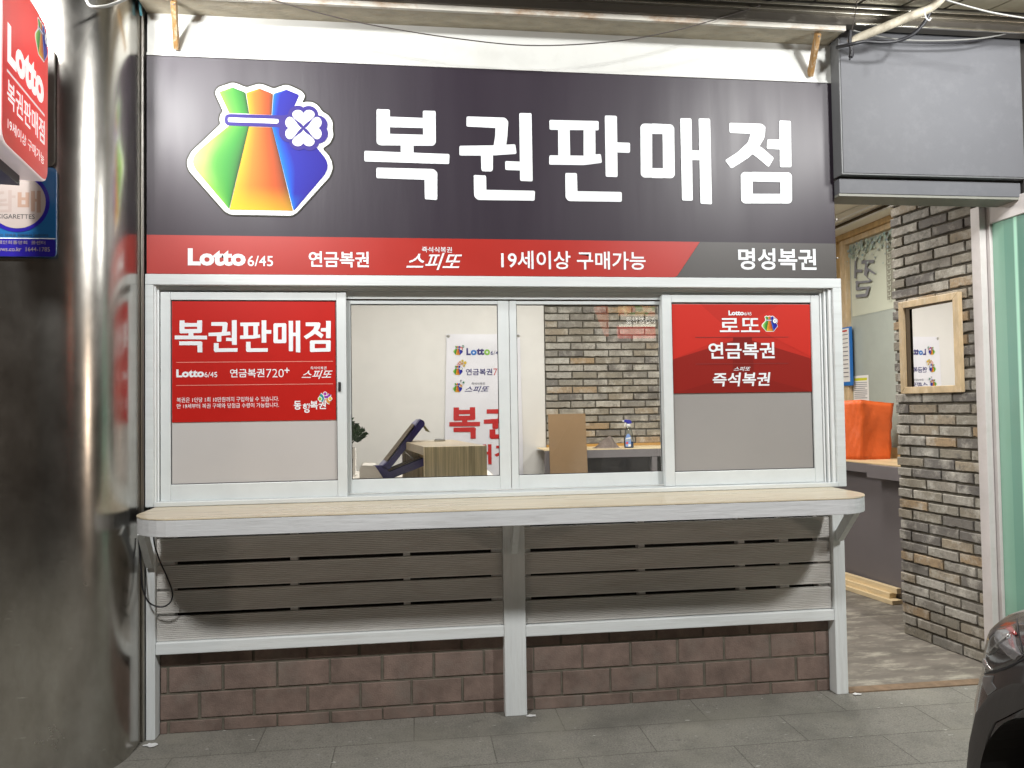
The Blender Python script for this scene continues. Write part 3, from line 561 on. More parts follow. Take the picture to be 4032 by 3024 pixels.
def swoosh(b, pts, r0, r1, col):
    n = 14; L = []; Rr = []
    for k in range(n+1):
        t = k/n; a, m_, c = map(Vector, pts); p = a*(1-t)**2+m_*2*t*(1-t)+c*t*t; dv = ((m_-a)*(1-t)+(c-m_)*t).normalized(); nv = Vector((-dv.y, dv.x)); r = r0+(r1-r0)*t
        L.append(zpp(*(p+nv*r))); Rr.append(zpp(*(p-nv*r)))
    b.flat(FA, L+Rr[::-1], PD+.0014, col)
b = MB(); WW = (.8, .8, .8)
for c, pts, dot in (((.02, .25, .28), ((1925, 1240), (1985, 1280), (1945, 1330)), ((1925, 1295), (.25, .5, .05))), ((.25, .04, .35), ((1985, 1270), (2030, 1285), (2055, 1235)), ((1992, 1230), (.35, .05, .35))), ((.6, .25, .05), ((2055, 1345), (2010, 1330), (2025, 1290)), ((2058, 1293), (.65, .5, .05)))):
    for rr, cc in ((27, WW), (18, c)): swoosh(b, pts, rr, rr*.8, cc)
    for rr, cc in ((29, WW), (21, dot[1])): b.flat(FA, [zpp(dot[0][0]+rr*math.cos(a*.45), dot[0][1]+rr*math.sin(a*.45)) for a in range(14)], PD+.0014, cc)
b.build('emblem', 'print', p1)

p4 = thing('window_poster', 'red faceted poster listing three lottery kinds on the rightmost sash', 'poster', (1.67, .04, 1.535))
b = MB(); x0, x1, z0, z1 = 1.301, 2.041, 1.535, 1.986; mx_, mz_ = 1.672, 1.80
rc = lambda v: (.42*v, .02*v, .012*v)
b.slab(FA, [(x0, z0), (x1, z0), (x1, z1), (x0, z1)], PD, PD+.001); b.c = [rc(1)]*8
for pts, v in (([(x0, z1), (mx_-.22, z1), (mx_-.05, z1-.15), (x0, z1-.28)], 1.15), ([(x0, z1-.28), (mx_, z1-.17), (x1, z1-.28), (x1, z0), (x0, z0)], .55), ([(mx_+.02, z1-.1), (x1-.16, z1), (x1, z1), (x1, z1-.27)], 1.12), ([(mx_-.05, z1-.17), (mx_+.05, z1-.17), (mx_+.06, z0), (mx_-.06, z0)], .42), ([(x0, z0), (mx_, z0+.1), (x1, z0)], .48)):
    b.flat(FA, pts, PD+.001, rc(v))
b.build('sheet', 'print', p4)
def Zq(x0, y0, x1, y1): return box2(2550+x0*.5424, 1100+y0*.5424, 2550+x1*.5424, 1100+y1*.5424, YP)
for body, bx, bold, shr in (('Lotto', Zq(585, 227, 697, 262), .045, 0), ('6/45', Zq(700, 238, 752, 262), .004, 0), ('로', Zq(522, 282, 662, 383), .012, 0), ('또', Zq(675, 282, 812, 383), .01, 0), ('연금복권', Zq(440, 457, 920, 577), .02, 0), ('스피또', Zq(622, 634, 745, 666), .012, .35), ('즉석복권', Zq(470, 676, 890, 776), .02, .12)):
    txt('lettering', body, bx, FA, PD+.0034, 'white', p4, bold, shr)
b = MB()
for yy in (420, 612):
    u0, u1, v0, v1 = Zq(345, yy-2, 1020, yy+2); b.flat(FA, [(u0, v0), (u1, v0), (u1, v1), (u0, v1)], PD+.0028)
b.build('rule_line', 'dark_line', p4)
u0, u1, v0, v1 = Zq(825, 265, 960, 382); emblem('emblem', FA, u0, v0, v1-v0, PD+.003, p4, full=False)

# ================================================================== SERVING COUNTER
ct = thing('serving_counter', 'pale wood topped outdoor counter with white painted edge and rounded ends', 'counter', (.48, -.2, .97))
def cshape(g=0):
    pts = []; r = .21
    xl, xr, yf0, yf1 = -1.165-g, 2.105+g, -.43-g, -.45-g
    pts.append((xl, -.0145))
    for k in range(9): a = math.pi+k/8*math.pi/2; pts.append((xl+r+r*math.cos(a), yf0+r+r*math.sin(a)))
    for k in range(9): a = 1.5*math.pi+k/8*math.pi/2; pts.append((xr-r+r*math.cos(a), yf1+r+r*math.sin(a)))
    pts.append((xr, -.0145)); return pts
b = MB(); b.prism(cshape(), .974, 1.0405); b.build('apron', 'apron', ct, bevel=.002)
b = MB(); b.prism(cshape(-.002), 1.0407, 1.0425); b.build('edge_line', 'edge', ct)
b = MB(); b.prism(cshape(.001), 1.0427, 1.048); b.build('top', 'veneer', ct)
for xa, xb, y1, z1 in ((.473, .462, -.2, .968), (-1.19, -1.175, -.16, .968), (2.14, 2.12, -.2, .968)):
    b = MB(); b.beam((xa, -.006, .795), (xb, y1, z1), .052, .03, up=(1, 0, 0)); o = b.build('strut', 'paint_v', ct, bevel=.002)
    for dx in (-.012, .012): b = MB(); b.tube([(xa+dx, -.02, .81), (xa+dx, -.045, .80)], .0025, 6); b.build('screw', 'edge', o)

# ================================================================== SLATTED FRONT
sf = thing('slatted_front', 'white painted front with grooved slats, posts and rail beneath the counter', 'cladding', (.48, .02, 0))
for x0, x1, sp in ((-1.212, -1.172, 1), (.421, .526, 0), (2.109, 2.173, 1)):
    b = MB(); b.box(x0, x1, -.002, .1, .0, .9735); b.build('post', 'paint_v', sf, bevel=.004)
for x0, x1, dz in ((-1.1715, .4205, .006), (.5265, 2.1085, 0)):
    b = MB(); b.box(x0, x1, .001, .07, .372+dz, .426+dz); b.build('rail', 'paint_rail', sf, bevel=.004)
    for z0, z1 in ((.43, .539), (.556, .655), (.668, .771), (.789, .893), (.908, .973)):
        b = MB(); a0, a1 = z0+dz*.7, z1+dz*.7; pf = [(.042, a0), (.021, a0)]; zz = a0+.004      # grooved decking profile
        while zz < a1-.009: pf += [(.02, zz), (.02, zz+.0045), (.0228, zz+.0058), (.0228, zz+.0072)]; zz += .0085
        pf += [(.021, a1), (.042, a1)]; n_ = len(pf); b.add([(x, y, z) for x in (x0+.001, x1-.001) for y, z in pf], [(k, (k+1) % n_, n_+(k+1) % n_, n_+k) for k in range(n_)]+[tuple(range(n_))[::-1], tuple(range(n_, 2*n_))]); b.build('slat', 'slat', sf)
for xs in ((-1.17, -1.1), (-.581, -.547), (-.055, -.023), (.37, .42), (.527, .56), (1.103, 1.135), (1.624, 1.657), (1.843, 1.891), (2.05, 2.108)):
    b = MB(); b.box(*xs, .0425, .09, .43, .97); b.build('stud', 'paint_v', sf)
b = MB(); b.box(-1.17, 2.108, .12, .13, .43, .97); b.build('backing', 'dark', sf)
bb = thing('block_wall', 'low wall of red brown concrete blocks beneath the white rail', 'wall', (.48, .08, 0))
b = MB(); b.box(-1.17, 2.108, .065, .2, 0, .42); b.build('mortar', 'mortar', bb)
b = MB(); BL, BH = .2435, .122
for r, (z0, ph) in enumerate(((-.062, -1.134), (.06, -.996), (.183, -1.134), (.305, -.996))):
    x = ph-2*BL
    while x < 2.11:
        a, c = max(x+.005, -1.169), min(x+BL-.005, 2.107); x += BL
        if c-a < .02: continue
        zz0, zz1 = max(z0+.0045, .001), z0+BH-.0045+random.uniform(-.003, .001); y = .06+random.uniform(-.002, .002)
        b.box(a+random.uniform(-.002, .003), c+random.uniform(-.003, .002), y, .1, zz0, zz1)
b.build('block_face', 'block', bb, bevel=.003)

# ================================================================== STEEL COLUMN AND ITS SIGNS
PC, PR = Vector((-1.499, -.138, 0)), .27
sc = thing('steel_column', 'square steel clad column with rounded corner at the left of the shopfront', 'column', (-1.9, -.1, 0))
prof = [(-1.229, .35)]+[(PC.x+PR*math.cos(a), PC.y+PR*math.sin(a)) for a in [-k/28*math.pi/2 for k in range(29)]]
prof += [(-2.3+PR*math.cos(a), PC.y+PR*math.sin(a)) for a in [-math.pi/2-k/28*math.pi/2 for k in range(29)]]+[(-2.57, .35)]
b = MB(); n_ = len(prof)
b.add([(x, y, z) for z in (0, 4.2) for x, y in prof], [(k, k+1, n_+k+1, n_+k) for k in range(n_-1)]); b.build('cladding', 'steel', sc, smooth=True)
ce = thing('corner_trim', 'narrow steel and dark vertical trims between the column and white post', 'trim', (-1.24, 0, 0))
for x, y in ((-1.262, -.06), (-1.228, -.012)): b = MB(); b.box(x, x+.0125, y, .049, 0, 4); b.build('strip', 'steel_trim', ce, bevel=.003)
b = MB(); b.box(-1.4, -1.2, .05, .06, 0, 4); b.build('backing', 'dark', ce)

near = Vector((-1.317, -1.037, 0)); far = Vector((-1.4, -.511, 0)); U = (far-near).normalized(); N = Vector((U.y, -U.x, 0))
FL = frame(near, U, (0, 0, 1), N); LW = .51
ls = thing('projecting_sign', 'lit red and white box sign jutting out from the steel column', 'sign', (near.x, near.y, 2.367))
b = MB(); b.slab(FL, rrect(0, LW, 2.367, 2.988, .062), -.115, -.002); b.build('case', 'lamp_white', ls, bevel=.006)
b = MB(); b.slab(FL, rrect(.007, LW-.007, 2.375, 2.981, .058), -.0018, 0); b.build('face', 'lit_red', ls)
txt('lettering', 'Lotto', (.05, .448, 2.65, 2.785), FL, .001, 'lit_letter', ls, .05)
txt('lettering', '복권판매점', (.05, .459, 2.505, 2.598), FL, .001, 'lit_letter', ls, .012)
txt('lettering', '19세이상 구매가능', (.056, .454, 2.427, 2.468), FL, .001, 'lit_letter', ls, .006)
b = MB(); b.flat(FL, [(.045, 2.616), (.459, 2.616), (.459, 2.625), (.045, 2.625)], .001); b.build('rule_line', 'lit_line', ls)
emblem('emblem', FL, .336, 2.819, .145, .001, ls, 'print_lit', full=False)
b = MB(); b.obox(near, U, (0, 0, 1), N, (.1, .4), (2.33, 2.3665), (-.17, -.065)); b.build('mounting_box', 'black_plastic', ls)
for z in (2.47, 2.74): b = MB(); b.obox(near, U, (0, 0, 1), N, (.4, .68), (z, z+.03), (-.08, -.05)); b.build('arm', 'steel_trim', ls)

YT = -.43; TD = .43; TK = 1.0686
FT = lambda u, v, d=0: Vector((u*TK, -d, CAMP.z+(v-CAMP.z)*TK))
tb = thing('tobacco_sign', 'flat blue tobacco sign with white disc on the steel column', 'sign', (-1.46, YT, 2.065))
b = MB(); b.slab(FT, rrect(-1.6, -1.321, 2.066, 2.405, .02), TD-.012, TD); b.build('plate', 'cig_blue', tb, bevel=.003)
b = MB(); b.slab(FT, rpoly([(-1.599, 2.067), (-1.322, 2.067), (-1.322, 2.133), (-1.599, 2.133)], .012), TD+.0005, TD+.001); b.build('lower_band', 'cig_navy', tb)
b = MB(); b.flat(FT, [(-1.6, 2.1335), (-1.3215, 2.1335), (-1.3215, 2.1365), (-1.6, 2.1365)], TD+.0005); b.build('rule_line', 'white', tb)
b = MB(); b.slab(FT, circ(-1.457, 2.272, .114, 48), TD+.0005, TD+.001); b.build('ring', 'cig_navy', tb)
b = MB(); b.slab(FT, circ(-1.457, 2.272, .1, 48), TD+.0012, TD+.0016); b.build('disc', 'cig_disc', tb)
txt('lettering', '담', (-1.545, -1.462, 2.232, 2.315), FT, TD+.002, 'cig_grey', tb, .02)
txt('lettering', '배', (-1.455, -1.374, 2.232, 2.315), FT, TD+.002, 'cig_shaded', tb, .03)
txt('lettering', 'CIGARETTES', (-1.527, -1.395, 2.208, 2.225), FT, TD+.002, 'black', tb, .004)
txt('lettering', '청소년에게는 담배를 판매하지 않습니다', (-1.58, -1.348, 2.142, 2.152), FT, TD+.002, 'black', tb)
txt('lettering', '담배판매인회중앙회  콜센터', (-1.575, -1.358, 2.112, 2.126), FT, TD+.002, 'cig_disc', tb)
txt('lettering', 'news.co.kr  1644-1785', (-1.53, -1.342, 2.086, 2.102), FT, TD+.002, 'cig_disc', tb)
b = MB(); b.slab(FT, rrect(-1.6, -1.328, 2.408, 2.868, .03), TD-.012, TD-.001); tag(b.build('blank_plate', 'plate', bevel=.003), 'blank shaded plate with rounded corner above the blue tobacco sign', 'sign plate')

# ================================================================== RIGHT ENTRANCE
gb = thing('blank_sign_box', 'large blank grey sign box over the right entrance', 'sign box', (2.7, -.04, 2.63))
b = MB(); b.box(2.168, 3.192, -.08, .0, 2.632, 3.41); b.build('case', 'greyside', gb, bevel=.003)
b = MB(); b.box(2.176, 3.184, -.0835, -.0805, 2.64, 3.406); b.build('face', 'greybox', gb, bevel=.002)
lt = thing('entrance_lintel', 'grey lintel band between the blank sign box and entrance', 'lintel', (2.7, 0, 2.54))
b = MB(); b.box(2.1705, 3.19, -.05, .1, 2.545, 2.6195); b.build('band', 'greybox', lt, bevel=.002)
b = MB(); b.box(2.1705, 3.19, -.046, .11, 2.532, 2.5445); b.build('soffit', 'soffit', lt)
b = MB(); b.box(2.19, 3.19, -.03, .0, 2.62, 2.631); b.build('gap', 'dark', lt)
b = MB(); b.box(3.2, 3.6, -.06, .3, 2.56, 3.36); b.box(2.2, 3.6, .0, .1, 2.6325, 3.4); tag(b.build('wall', 'dark'), 'dark wall behind and beside the blank grey sign box', 'wall')

# angled brick pier with mirror
A = Vector((3.083, .895, 0)); B = Vector((3.157, .262, 0)); U = (B-A).normalized(); N = Vector((-.993, -.116, 0)); N = Vector((U.y, -U.x, 0)).normalized()
if N.x > 0: N = -N
FB = frame(A, U, (0, 0, 1), N); LB = (B-A).length
bp_ = thing('brick_pier', 'angled antique brick pier with framed mirror inside the entrance', 'wall', (3.2, .55, 0))
b = MB(); b.slab(FB, [(0.004, 0), (LB, 0), (LB, 2.95), (0.004, 2.95)], -.2, -.012); b.build('mortar', 'mortar', bp_)
b = MB(); bricks(b, FB, 0, LB-.005, .006, 2.93, d0=-.013, d1=.006, jag=(.008, 0)); b.build('brick_face', 'brick', bp_)
mr = thing('framed_mirror', 'small mirror in bleached pine frame on the brick pier', 'mirror', (3.12, .58, 1.52))
u0, u1, v0, v1 = .08, .552, 1.525, 2.104
b = MB(); t = .042
b.slab(FB, [(u0, v0), (u1, v0), (u1-t, v0+t), (u0+t, v0+t)], .006, .036); b.slab(FB, [(u1, v0), (u1, v1), (u1-t, v1-t), (u1-t, v0+t)], .006, .036)
b.slab(FB, [(u1, v1), (u0, v1), (u0+t, v1-t), (u1-t, v1-t)], .006, .036); b.slab(FB, [(u0, v1), (u0, v0), (u0+t, v0+t), (u0+t, v1-t)], .006, .036); b.build('frame', 'frame_wood', mr, bevel=.003)
MA = R(-1.7); mn = Vector((math.cos(MA)*N.x-math.sin(MA)*N.y, math.sin(MA)*N.x+math.cos(MA)*N.y, 0)); mu = Vector((-mn.y, mn.x, 0))
if mu.dot(U) < 0: mu = -mu
FM = frame(FB((u0+u1)/2, 0, .016), mu, (0, 0, 1), mn); hw = (u1-u0)/2-t+.002
b = MB(); b.slab(FM, [(-hw, v0+t-.003), (hw, v0+t-.003), (hw, v1-t+.003), (-hw, v1-t+.003)], -.002, 0); b.build('glass', 'mirror', mr)
b = MB(); b.slab(FB, [(u0+t+.0005, v0+t+.0005), (u0+t+.036, v0+t+.0005), (u0+t+.036, v1-t-.0005), (u0+t+.0005, v1-t-.0005)], .0195, .0215); b.slab(FB, [(u0+t+.0365, v1-t-.01), (u1-t-.0005, v1-t-.01), (u1-t-.0005, v1-t-.0005), (u0+t+.0365, v1-t-.0005)], .0205, .0215); b.build('frame_reflection', 'strip_dark', mr)  # dark strips painted in place of the frame's reflection in the mirror

# door
dr = thing('glass_door', 'open white framed door with green glass beside the brick pier', 'door', (3.18, .2, 0))
b = MB(); b.box(3.14, 3.178, .19, .26, 0, 2.56); b.build('jamb', 'door_white', dr, bevel=.003)
b = MB(); b.box(3.182, 3.222, .168, .206, .02, 2.56); b.box(3.182, 3.222, -.7, .1675, 2.455, 2.56); b.box(3.182, 3.222, -.7, .1675, .02, .14); b.box(3.182, 3.222, -.74, -.7005, .02, 2.56); b.build('leaf_frame', 'door_white', dr, bevel=.003)
b = MB(); b.box(3.198, 3.206, -.7, .1675, .14, 2.455); b.build('pane', 'door_glass', dr)
b = MB(); b.box(3.2, 3.4, .27, .32, 0, 2.54); tag(b.build('neighbour_wall', 'door_white'), 'pale wall edge behind the green glass door', 'wall')

# side counter, timbers, bag
SD = Vector((-.1, .995, 0)).normalized(); SN = Vector((-SD.y, SD.x, 0)); SO = Vector((3.40, 2.03, 0)); up = (0, 0, 1)
if SN.x > 0: SN = -SN
sdc = thing('side_counter', 'grey panelled counter along the pine wall inside the entrance', 'counter', (3.5, 2.0, 0))
b = MB(); b.obox(SO, SD, SN, up, (-.7, .95), (-.53, 0), (.937, 1.0065)); b.build('fascia', 'grey_panel', sdc, bevel=.002)
b = MB(); b.obox(SO, SD, SN, up, (-.7, .95), (-.53, .001), (1.007, 1.015)); b.build('top', 'pine', sdc)
b = MB(); b.obox(SO, SD, SN, up, (-.7, -.30), (-.2, .05), (.91, 1.006)); b.build('end_block', 'grey_panel', sdc, bevel=.002)
b = MB(); b.obox(SO, SD, SN, up, (-.7, .95), (-.5, -.075), (0, .9365)); b.build('panel', 'grey_panel', sdc)
b = MB(); b.obox(SO, SD, SN, up, (-.7, .95), (-.53, -.5), (1.0155, 1.10)); b.build('upstand', 'pine_wall', sdc)
TA = Vector((3.352, 1.99, 0)); TB = Vector((3.42, 1.517, 0)); TU = (TA-TB).normalized(); TN = Vector((TU.y, -TU.x, 0))
if TN.x < 0: TN = -TN
for (a0, a1, n0, n1, z0, z1, lab) in ((0, 1.6, 0, .092, .005, .036, 'widest pale timber lying on the floor at the bottom of the stack'), (.06, 1.55, .03, .092, .0365, .075, 'pale timber in the middle of the stack, set back between two others'), (.02, 1.6, .06, .098, .0755, .115, 'narrow pale timber lying on top of the stack against grey panel')):
    b = MB(); b.obox(TB, TU, TN, up, (a0, a1), (n0, n1), (z0, z1)); tag(b.build('timber', 'timber', bevel=.002), lab, 'timber', 'pale timbers stacked on the entrance floor')
def bag():
    t = thing('shopping_bag', 'large crumpled orange fabric bag standing on the grey side counter', 'bag', (3.55, 2.05, 1.0))
    P = [bZ(3200+x*.5424, 1500+y*.5424, 1.0155) for x, y in ((352, 572), (225, 568), (560, 566))]
    c0 = P[0]; dl = Vector((-.5, .55, 0)).normalized(); drt = Vector((.75, .5, 0)).normalized()
    ql = P[1]; qr = P[2]; qb = ql+(qr-c0)*.9
    tops = [bY(3200+352*.5424, 1500+140*.5424, c0.y-.01), bY(3200+222*.5424, 1500+147*.5424, ql.y), qb+Vector((.04, 0, .44)), bY(3200+582*.5424, 1500+165*.5424, qr.y)]
    base = [c0, ql, qb, qr]; b = MB(); H, Wd = 14, 12; vs = []
    for i in range(H+1):
        s = i/H
        for e in range(4):
            for k in range(Wd):
                f = k/Wd; p0 = base[e].lerp(base[(e+1) % 4], f); p1 = tops[e].lerp(tops[(e+1) % 4], f); p = p0.lerp(p1, s)
                bul = math.sin(math.pi*f)*(math.sin(s*7+e)*.008-.012*s); cen = (base[0]+base[2])/2
                dv = (p-Vector((cen.x, cen.y, p.z))).normalized(); vs.append(p+dv*(bul+random.uniform(-.003, .003)+.007*math.sin(s*11+k*.9+e*2)*math.sin(k*.7+s*5)))
    n = 4*Wd
    b.add(vs, [(i*n+k, i*n+(k+1) % n, (i+1)*n+(k+1) % n, (i+1)*n+k) for i in range(H) for k in range(n)]+[tuple(range(n))[::-1]])
    o = b.build('body', 'orange', t, smooth=True); md = o.modifiers.new('solid', 'SOLIDIFY'); md.thickness = .003
    b = MB(); rim = vs[-n:]; b.tube([Vector(p)+Vector((0, 0, .001)) for p in rim]+[Vector(rim[0])+Vector((0, 0, .001))], .0035, 6); b.build('hem', 'orange', t, smooth=True)
bag()
# pine window on the side wall with poster, notices
XW = 3.945
def Zw(x, y): p = bX(3200+x*.5424, 750+y*.5424, XW); return (-p.y, p.z)
FW = frame((XW, 0, 0), (0, -1, 0), (0, 0, 1), (-1, 0, 0))     # u = -Y, so u grows towards the street
wn = thing('side_window', 'pine framed window with frosted lower pane on the side wall', 'window', (XW, 2.2, 1.0))
yl, yr = Zw(275, 600)[0], -1.4
zt, zm = Zw(440, 332)[1], Zw(400, 905)[1]
b = MB(); b.slab(FW, [(yl-.09, 1.0), (yl, 1.0), (yl, zt), (yl-.09, zt)], 0, .05); b.slab(FW, [(yl-.09, zt+.0005), (yr, zt+.0005), (yr, zt+.045), (yl-.09, zt+.045)], 0, .05); b.build('frame', 'frame_wood', wn, bevel=.003)
b = MB(); b.slab(FW, [(yl, 1.0), (yr, 1.0), (yr, zm), (yl, zm)], 0, .008); b.slab(FW, [(yl, zm+.001), (yr, zm+.001), (yr, zt), (yl, zt)], 0, .006); b.build('pane', 'frost', wn)
wp = thing('window_poster', 'pale handwritten restaurant poster seen from behind on the pine window', 'poster', (XW, 2.1, zm))
pu0, pu1, pv0, pv1 = yl+.025, -1.85, zm+.012, zt-.006
b = MB(); b.slab(FW, [(pu0, pv0), (pu1, pv0), (pu1, pv1), (pu0, pv1)], .007, .009); b.build('sheet', 'poster_bg', wp)
random.seed(3); b = MB()
for k in range(170):
    uu = random.uniform(pu0+.012, pu1-.25); vv, rr = pv1-.012-abs(random.gauss(0, .07)), random.uniform(.006, .02)
    cc = lerp(random.choice([(.13, .28, .3), (.22, .38, .32), (.12, .2, .28), (.3, .43, .36)]), (.5, .52, .43), random.uniform(.3, .8))
    b.flat(FW, [(uu+rr*1.3*math.cos(a)*random.uniform(.6, 1), min(pv1-.002, vv+rr*math.sin(a)*random.uniform(.6, 1))) for a in [q*.63 for q in range(10)]], .009, cc)
o = b.build('painted_leaves', 'print', wp); o['kind'] = 'stuff'
def Zb(x, y): p = bX(3290+x*.28336, 780+y*.28336, XW); return (-p.y, p.z)
b = MB(); G = (.2, .2, .215)
for pl in ([(395,865),(572,858),(566,900),(395,915)], [(450,905),(500,905),(470,960),(600,1045),(575,1060),(490,1010),(470,1090),(550,1150),(525,1160),(430,1060)], [(300,830),(345,820),(322,900),(325,1120),(295,1110)], [(318,995),(412,990),(405,1032),(318,1035)], [(310,1160),(525,1142),(520,1170),(318,1192)], [(318,1150),(355,1150),(350,1282),(318,1280)], [(320,1240),(520,1225),(480,1360),(440,1358),(470,1262),(322,1282)], [(318,1340),(480,1325),(478,1368),(318,1385)]):
    b.flat(FW, [Zb(*q) for q in pl], .0245, G)
b.build('lettering', 'print', wp)
b = MB(); b.slab(FW, [(Zb(705, 500)[0], Zb(705, 1425)[1]), (Zb(800, 500)[0], Zb(705, 1425)[1]), (Zb(800, 500)[0], pv1-.004), (Zb(705, 500)[0], pv1-.004)], .0095, .01); b.build('side_band', mat('olive_grey_band', (.26, .25, .2), .5), wp)
b = MB(); k = 0
uc0, uc1 = Zb(730, 500)[0], Zb(775, 500)[0]
for i in range(13):
    vv = pv1-.05-i*.045
    b.flat(FW, [(uc0, vv), (uc1, vv), (uc1, vv+.008), (uc0, vv+.008)], .0105); b.flat(FW, [(uc0, vv+.012), (uc0+.008, vv+.012), (uc0+.008, vv+.03), (uc0, vv+.03)], .0105); b.flat(FW, [(uc1-.008, vv+.008), (uc1, vv+.008), (uc1, vv+.032), (uc1-.008, vv+.032)], .0105)
b.build('small_lettering', 'poster_bg', wp)
n1 = thing('notice_board', 'white notice sheet in blue frame hanging on the pine wall', 'notice', (XW, 2.6, 1.6))
FN = frame((XW-.06, 0, 0), (0, -1, 0), (0, 0, 1), (-1, 0, 0))
def Zn(x, y): p = bX(3200+x*.5424, 750+y*.5424, XW-.06); return (-p.y, p.z)
a_, c_ = Zn(150, 1010), Zn(283, 1415)
b = MB(); b.slab(FN, [(a_[0], c_[1]), (c_[0], c_[1]), (c_[0], a_[1]), (a_[0], a_[1])], -.02, .004); b.build('frame', 'lblue', n1, bevel=.002)
b = MB(); b.slab(FN, [(a_[0]+.02, c_[1]+.035), (c_[0]-.015, c_[1]+.035), (c_[0]-.015, a_[1]-.012), (a_[0]+.02, a_[1]-.012)], .0045, .006); b.build('sheet', 'paper', n1)
b = MB(); 
for i in range(11): vv = a_[1]-.07-i*.038; b.flat(FN, [(a_[0]+.04, vv), (c_[0]-.03, vv), (c_[0]-.03, vv+.007), (a_[0]+.04, vv+.007)], .0065)
b.build('small_print', 'print_grey', n1)
b = MB(); vv = a_[1]-.04; b.flat(FN, [(a_[0]+.04, vv), (c_[0]-.04, vv), (c_[0]-.04, vv+.014), (a_[0]+.04, vv+.014)], .0065); b.build('heading', 'print_red', n1)
n2 = thing('paper_notice', 'white paper notice with yellow heading stuck on the frosted pane', 'notice', (XW, 2.4, 1.5))
a_, c_ = Zw(303, 1347), Zw(418, 1560)
b = MB(); b.slab(FW, [(a_[0], c_[1]), (c_[0], c_[1]), (c_[0], a_[1]), (a_[0], a_[1])], .009, .0105); b.build('sheet', 'paper', n2)
b = MB(); b.flat(FW, [(a_[0]+.012, a_[1]-.045), (c_[0]-.02, a_[1]-.045), (c_[0]-.02, a_[1]-.022), (a_[0]+.012, a_[1]-.022)], .0108); b.build('heading', mat('yellow_print', (.6, .6, .03), .5), n2)
b = MB()
for i in range(9): vv = a_[1]-.065-i*.017; b.flat(FW, [(a_[0]+.012, vv), (c_[0]-.02-(.03 if i % 4 == 3 else 0), vv), (c_[0]-.02-(.03 if i % 4 == 3 else 0), vv+.005), (a_[0]+.012, vv+.005)], .0108)
b.build('small_print', 'print_grey', n2)
# cornice above the pine window
zc = zt+.045
co = thing('cornice', 'cream cornice with white and dark strips above the pine window', 'cornice', (3.75, 2.2, zc))
b = MB(); b.box(3.87, 3.949, 1.2, 3.19, zc+.003, zc+.05); b.build('beam', 'pine_wall', co)
b = MB(); b.box(3.72, 3.949, 1.2, 3.19, zc+.0505, zc+.062); b.build('shelf', 'ceiling', co)
b = MB(); b.box(3.74, 3.949, 1.2, 3.19, zc+.0625, zc+.095); b.build('recess', 'strip_dark', co)
b = MB(); b.box(3.66, 3.949, 1.2, 3.19, zc+.0955, 3.0985); b.build('upper_band', 'ceiling', co)
for q in ((3.714, 3.7195, zc+.046, zc+.0605), (3.654, 3.6595, zc+.092, zc+.105)): b = MB(); b.box(*q[:2], 1.2, 3.19, *q[2:]); b.build('strip', 'whiteplastic', co)

# ================================================================== INSIDE THE WINDOW
ic = thing('inner_counter', 'white inner counter ledge behind the service window', 'counter', (.2, .8, 0))
b = MB(); b.box(-1.24, .5, .17, 1.75, 1.025, 1.05); b.build('top', 'cream_plastic', ic)
for y in (.2, 1.65): b = MB(); b.box(-1.24, .48, y, y+.03, .006, 1.0245); b.build('panel', 'grey_panel', ic)
ds = thing('wooden_stand', 'low streaky oak stand on the inner counter, open at its side', 'stand', (.2, .8, 1.05))
DU = Vector((-.155, .988, 0)).normalized(); DX = Vector((.99, -.02, 0)).normalized(); DO = Vector((.056, .36, 1.0505))
b = MB(); b.obox(DO, DX, DU, up, (0, .327), (0, .03), (0, .2265)); b.build('end_panel', 'oak', ds, bevel=.001)
b = MB(); b.obox(DO, DX, DU, up, (0, .327), (.8, .83), (0, .18)); b.build('end_panel', 'oak', ds)
b = MB(); b.obox(DO, DX, DU, up, (-.0005, .3275), (.0305, .9), (.1815, .2265)); b.build('top', 'oak_top', ds, bevel=.001)
tm = thing('document_scanner', 'indigo flip up display unit with cream foot beside the oak stand', 'terminal', (-.1, .9, 1.05))
YS = 1.0
def TA1(x, y, Y=YS): return bY(1340+x*.29837, 1630+y*.29837, Y)
def extr(b, pts, Y0, Y1):
    P0 = [TA1(*q, YS) for q in pts]; n = len(P0)
    b.add([(p.x, Y0, p.z) for p in P0]+[(p.x-.006, Y1, p.z+.002) for p in P0], [tuple(range(n)), tuple(range(n, 2*n))[::-1]]+[(i, (i+1) % n, n+(i+1) % n, n+i) for i in range(n)])
for q in (0, .2): b = MB(); extr(b, rpoly([(545, 700), (636, 738), (700, 668), (1115, 140), (1108, 100), (1055, 74), (1000, 150), (640, 622)], 12), YS+q, YS+q+.03); b.build('display_side', 'indigo', tm, bevel=.003)
def skew(nm_, near_, far_, mt, t=.012):      # sheet spanning from the near side plate to the far one
    P = [TA1(*q, YS+.002) for q in near_]+[TA1(*q, YS+.215) for q in far_[::-1]]; n = len(P); b = MB(); dn = Vector((.6, 0, -.8))*t
    b.add(P+[p+dn for p in P], [tuple(range(n)), tuple(range(n, 2*n))[::-1]]+[(i, (i+1) % n, n+(i+1) % n, n+i) for i in range(n)]); b.build(nm_, mt, tm, bevel=.001)
skew('screen', [(640, 622), (1000, 150)], [(588, 604), (950, 134)], 'screen', .006)
skew('display_rim', [(618, 615), (975, 142)], [(568, 598), (940, 124)], 'strip_dark', .004)
skew('display_cap', [(548, 700), (645, 618)], [(506, 668), (575, 594)], 'indigo_top'); skew('display_cap', [(992, 156), (1055, 74)], [(936, 124), (1000, 70)], 'indigo_top')
